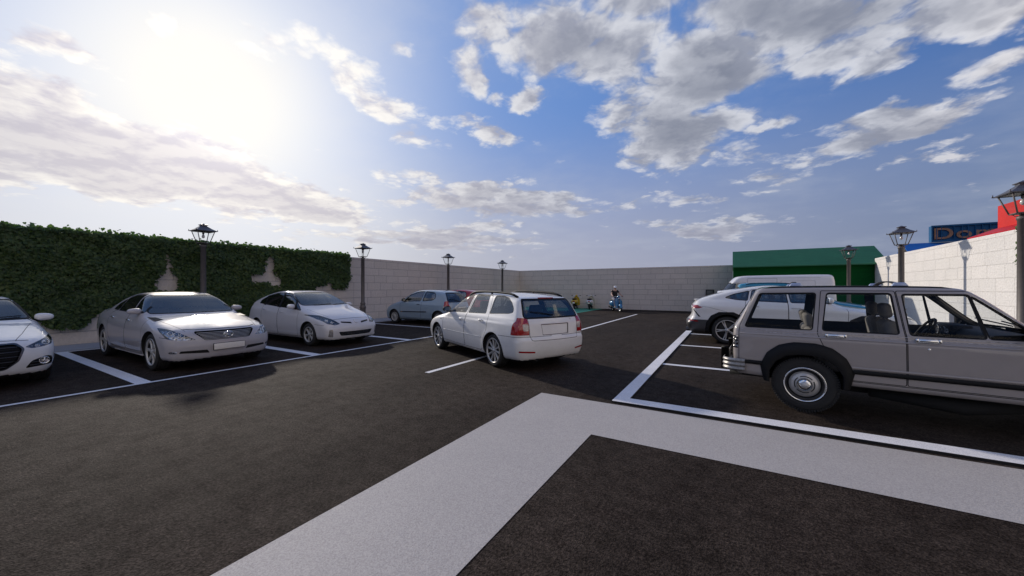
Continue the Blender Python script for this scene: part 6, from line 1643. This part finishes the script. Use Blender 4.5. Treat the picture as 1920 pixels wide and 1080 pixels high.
def scooter(name, label, body, shield, loc, rz):
    root = empty(name, loc, rz); tag(root, label, 'scooter', 'scooters by the far wall')
    R = .235; xf, xr = .64, -.58; B, S_ = M[body], M[shield]
    def whl(x):
        mb = MB().mat(M['rubber']); T = Matrix.Translation((x, 0, R))
        mb.lathe([(R-.085, -.04), (R-.05, -.052), (R-.012, -.042), (R, -.015), (R, .015), (R-.012, .042), (R-.05, .052), (R-.085, .04)], 32, T, axis='y', cap=False)
        o = mb.build('wheel', root)
        mb = MB().mat(M['chrome']); mb.lathe([(R-.082, -.035), (R-.09, -.015), (.05, -.03), (.001, -.035)], 24, T, axis='y', cap=False); mb.lathe([(R-.082, .035), (R-.09, .015), (.05, .03), (.001, .035)], 24, T, axis='y', cap=False); mb.build('rim', o)
    whl(xf); whl(xr)
    # front mudguard
    mb = MB().mat(B); rows = []
    for a in np.linspace(rad(8), rad(172), 14):
        w = .078*(1-.35*abs(math.cos(a))**3); r_ = R+.035
        rows.append([(xf+(r_+dz)*math.cos(a), y, R+(r_+dz)*math.sin(a)) for y, dz in ((-w*1.25, -.10), (-w*1.2, -.05), (-w, -.01), (-w*.5, .018), (0, .028), (w*.5, .018), (w, -.01), (w*1.2, -.05), (w*1.25, -.10))])
    mb.grid(rows); mb.build('mudguard', root)
    # steering column, fork
    mb = MB().mat(M['alloy_dark']); mb.tube([(xf, .075, R), (xf-.03, .07, R+.18), (xf-.12, .0, .52)], .018, 8); mb.tube([(xf-.08, 0, .46), (.34, 0, .96)], .03, 8); mb.build('fork', root)
    # leg shield with a wrapped edge
    mb = MB().mat(S_); rows = []; rows2 = []
    for t in np.linspace(0, 1, 14):
        z = .26 + .66*t; w = .255*(1-.5*max(0, t-.68)/.32) * (.95+.05*min(1, t*3)); x = .36+.16*t*0 - .02*math.sin(t*PI) + .10*(t < .15)*(.15-t)
        x = .43 - .12*t
        rows.append([(x+.05*(1-(q*q)) , q*w, z) for q in np.linspace(-1, 1, 11)])
        rows2.append([(x-.022+.045*(1-(q*q)), q*w*.97, z) for q in np.linspace(-1, 1, 11)])
    ring = [list(a)+list(reversed(b_)) for a, b_ in zip(rows, rows2)]
    mb.grid(ring, True); mb.poly(ring[0]); mb.poly(ring[-1])
    mb.tube([(.43, 0, .30), (.40, 0, .62), (.37, 0, .90)], [.075, .07, .06], 10)
    mb.build('leg_shield', root)
    # headset with lamp, bars, grips, mirrors
    mb = MB().mat(S_); mb.ell((.33, 0, .985), (.105, .10, .075)); mb.ell((.42, 0, .86), (.07, .075, .075)); hs = mb.build('headset', root)
    mb = MB().mat(M['chrome']); T = Matrix.Translation((.455, 0, .865)) @ Matrix.Rotation(PI/2, 4, 'Y'); mb.lathe([(.07, -.01), (.072, .03), (.064, .036)], 24, T, cap=False); mb.mat(M['bowl']); mb.lathe([(.064, .034), (.04, .046), (.001, .05)], 24, T, cap=False); mb.build('headlight', root)
    mb = MB().mat(M['chrome']); mb.tube([(.24, .30, 1.0), (.30, .16, 1.0), (.33, .0, 1.0), (.30, -.16, 1.0), (.24, -.30, 1.0)], .014, 8); hb = mb.build('handlebar', root)
    for sy in (-1, 1):
        mb = MB().mat(M['black_trim']); mb.tube([(.26, sy*.25, 1.0), (.215, sy*.37, 1.0)], .019, 8); mb.build('grip', hb)
        mb = MB().mat(M['chrome']); mb.tube([(.29, sy*.24, 1.0), (.28, sy*.36, .985)], .006, 6); mb.build('brake_lever', hb)
    # floorboard and rear bodywork
    mb = MB().mat(B); mb.box(-.16, .40, -.19, .19, .255, .30, bev=.02); mb.build('floorboard', root)
    mb = MB().mat(B); rows = []
    for x, w, z0, z1 in ((-.10, .10, .30, .62), (-.14, .16, .28, .69), (-.25, .22, .30, .72), (-.42, .255, .33, .725), (-.60, .25, .37, .72), (-.76, .20, .44, .69), (-.86, .12, .50, .64), (-.885, .05, .54, .60)):
        zc = (z0+z1)/2; h_ = (z1-z0)/2
        rows.append([(x, w*(abs(math.cos(a))**.7)*(1 if math.cos(a) > 0 else -1), zc+h_*(abs(math.sin(a))**.75)*(1 if math.sin(a) > 0 else -1)) for a in np.linspace(0, 2*PI, 24, endpoint=False)])
    mb.grid(rows, True); mb.poly(rows[0]); mb.poly(rows[-1]); mb.build('rear_body', root)
    mb = MB().mat(M['black_trim']); mb.box(-.80, -.08, -.135, .135, .705, .80, bev=.045, seg=3); mb.build('saddle', root)
    mb = MB().mat(M['red_lens']); mb.box(-.915, -.865, -.07, .07, .555, .63, bev=.02); mb.build('tail_lamp', root)
    for sy in (-1, 1):
        mb = MB().mat(M['amber_lens']); mb.ell((-.80, sy*.17, .57), (.03, .03, .025)); mb.build('indicator', root)
    mb = MB().mat(M['black_trim']); mb.box(-.93, -.80, -.085, .085, .36, .545, bev=.015); mb.build('plate_holder', root)
    mb = MB().mat(M['plate']); mb.box(-.945, -.933, -.08, .08, .43, .53, bev=.003); mb.build('plate', root)
    mb = MB().mat(M['black_trim']); mb.box(-.62, -.20, -.09, .12, .18, .36, bev=.05); mb.tube([(-.30, -.15, .22), (-.50, -.17, .25), (-.80, -.18, .29)], [.03, .06, .055], 12); mb.build('engine', root)
    return root
sw = scooter('scooter', 'white scooter with a cream leg shield parked facing the grey wall', 'scoot_white', 'scoot_cream', (-8.98, 26.62, 0), rad(100))
sy_ = scooter('scooter', 'yellow scooter parked facing the grey wall beside the white scooter', 'scoot_yellow', 'scoot_yellow', (-10.12, 26.55, 0), rad(101))
hd = math.atan2(-.80, .62)
sb_ = scooter('scooter', 'blue scooter being ridden towards the lane', 'scoot_blue', 'scoot_blue', (-6.62, 24.88, 0), hd)

def person():
    root = empty('person', (-6.62, 24.88, 0), hd); tag(root, 'person in a white cap, dark T-shirt and pale trousers riding the blue scooter', 'person')
    # joints in scooter axes (x forward)
    pel = Vector((-.30, 0, .90)); chest = Vector((-.27, 0, 1.22)); neck = Vector((-.24, 0, 1.43)); head = Vector((-.19, 0, 1.575))
    def remesh(mb, name, vox, mat, parent):
        o = mb.build(name, parent); o.data.materials.clear(); o.data.materials.append(mat)
        m_ = o.modifiers.new('skin', 'REMESH'); m_.mode = 'VOXEL'; m_.voxel_size = vox; m_.use_smooth_shade = True
        s_ = o.modifiers.new('soft', 'SMOOTH'); s_.iterations = 3; s_.factor = .5
        return o
    def limb(mb, pts, rs):
        mb.tube(pts, rs, 12)
        for p, r in zip(pts, rs): mb.ell(p, (r, r, r), u=12, v=8)
    arms = {}; legs = {}
    for sy in (-1, 1):
        sh = Vector((-.25, sy*.185, 1.385)); elb = Vector((-.09, sy*.30, 1.165)); wr = Vector((.155, sy*.325, 1.045)); arms[sy] = (sh, elb, wr)
        hip = Vector((-.29, sy*.095, .885)); kn = Vector((.12, sy*.165, .78)); an = Vector((.16, sy*.15, .375)); legs[sy] = (hip, kn, an)
    mb = MB()
    mb.tube([pel+Vector((0, 0, -.06)), pel+Vector((0, 0, .05)), (pel+chest)/2, chest, chest+Vector((.01, 0, .12)), neck], [.135, .145, .13, .145, .125, .055], 16)
    for v in mb.bm.verts: v.co.y *= 1.18
    mb.tube([neck+Vector((0, 0, -.06)), neck, head+Vector((-.02, 0, -.05))], [.065, .056, .055], 12)
    mb.ell(head+Vector((0, 0, .015)), (.098, .076, .112)); mb.ell(head+Vector((.028, 0, -.065)), (.066, .056, .058))      # skull, jaw
    mb.ell(head+Vector((.098, 0, -.012)), (.018, .013, .024)); mb.ell(head+Vector((.087, 0, -.062)), (.014, .024, .008))  # nose, lips
    for sy in (-1, 1):
        mb.ell(head+Vector((-.005, sy*.078, -.005)), (.020, .010, .031)); mb.ell(head+Vector((.083, sy*.032, .022)), (.014, .020, .008))
        sh, elb, wr = arms[sy]
        limb(mb, [sh+Vector((0, -sy*.05, .0)), sh, (sh+elb)/2, elb, (elb+wr)/2, wr], [.06, .058, .049, .041, .038, .028])
        # hand closed round the grip: palm, four unequal fingers, thumb
        g0 = Vector((.245, sy*.29, 1.0)); g1 = Vector((.218, sy*.365, 1.0)); ax = (g1-g0).normalized()
        pm = (wr+(g0+g1)/2)/2+Vector((.015, 0, .012)); mb.tube([wr, pm, pm+Vector((.03, 0, .006))], [.027, .034, .030], 10)
        for k, ln in enumerate((.9, 1.0, .95, .78)):
            b0 = g0+ax*(.012+.021*k); R_ = .033
            pts = [b0+Vector((R_*math.cos(a), 0, R_*math.sin(a))) for a in np.linspace(rad(150), rad(150-250*ln), 7)]
            mb.tube([pm+ax*(.012*(k-1.5))]+pts, [.011]+[.0095]*6+[.008], 8)
        mb.tube([pm-ax*.025, g0-ax*.005+Vector((-.02, 0, -.012)), g0-ax*.002+Vector((.008, 0, -.034))], [.013, .011, .009], 8)
        hip, kn, an = legs[sy]
        limb(mb, [hip, (hip+kn)/2, kn, (kn+an)/2+Vector((-.015, 0, .03)), an], [.085, .075, .057, .055, .038])
        mb.tube([an, an+Vector((.02, 0, -.04)), an+Vector((.15, sy*.02, -.05))], [.04, .04, .03], 10)
    body = remesh(mb, 'body', .008, M['skin'], root)
    mb = MB()
    mb.tube([pel+Vector((0, 0, -.02)), pel+Vector((0, 0, .06)), (pel+chest)/2, chest, chest+Vector((.01, 0, .13)), neck+Vector((-.005, 0, -.035))], [.150, .160, .146, .160, .142, .082], 18)
    for v in mb.bm.verts: v.co.y *= 1.18
    for sy in (-1, 1):
        sh, elb, wr = arms[sy]; mb.tube([sh+Vector((0, -sy*.07, -.015)), sh+Vector((0, -sy*.01, -.008)), sh+(elb-sh)*.25, sh+(elb-sh)*.58], [.072, .070, .064, .060], 12)
    remesh(mb, 'shirt', .010, M['shirt'], root)
    mb = MB(); mb.tube([pel+Vector((0, 0, -.085)), pel+Vector((0, 0, .06))], [.148, .150], 16)
    for v in mb.bm.verts: v.co.y *= 1.18
    for sy in (-1, 1):
        hip, kn, an = legs[sy]; limb(mb, [hip, (hip+kn)/2, kn, (kn+an)/2+Vector((-.015, 0, .03)), an+Vector((0, 0, .02))], [.104, .094, .074, .070, .056])
    remesh(mb, 'trousers', .010, M['jeans'], root)
    for sy in (-1, 1):
        an = legs[sy][2]; mb = MB(); mb.tube([an+Vector((-.05, 0, -.045)), an+Vector((.0, 0, -.035)), an+Vector((.10, sy*.015, -.045)), an+Vector((.19, sy*.025, -.052))], [.036, .045, .040, .028], 12); mb.ell(an+Vector((0, 0, -.01)), (.05, .045, .035)); remesh(mb, 'shoe', .008, M['shoe'], root)
        mb = MB().mat(M['eye']); mb.ell(head+Vector((.089, sy*.032, .008)), (.008, .011, .007)); mb.build('eye', root)
    mb = MB().mat(M['hair']); mb.ell(head+Vector((-.022, 0, .005)), (.094, .081, .095)); mb.build('hair', root)
    mb = MB().mat(M['cap']); rows = []
    for z, r in ((.038, 1.0), (.07, 1.0), (.10, .90), (.125, .68), (.138, .35), (.142, .02)): rows.append([head+Vector((.107*r*math.cos(a), .088*r*math.sin(a), z)) for a in np.linspace(0, 2*PI, 24, endpoint=False)])
    mb.grid(rows, True); rows = []
    for t in np.linspace(0, 1, 5): rows.append([head+Vector((.085+.0*t+.10*t*math.cos(a*.9), (.082+.004*t)*math.sin(a), .046-.022*t-.012*(math.sin(a)**2))) for a in np.linspace(-1.25, 1.25, 11)])
    rows2 = [[p+Vector((0, 0, .008)) for p in r_] for r_ in rows]
    mb.grid(rows); mb.grid(rows2); mb.grid([rows[-1], rows2[-1]]); mb.build('cap', root)
person()
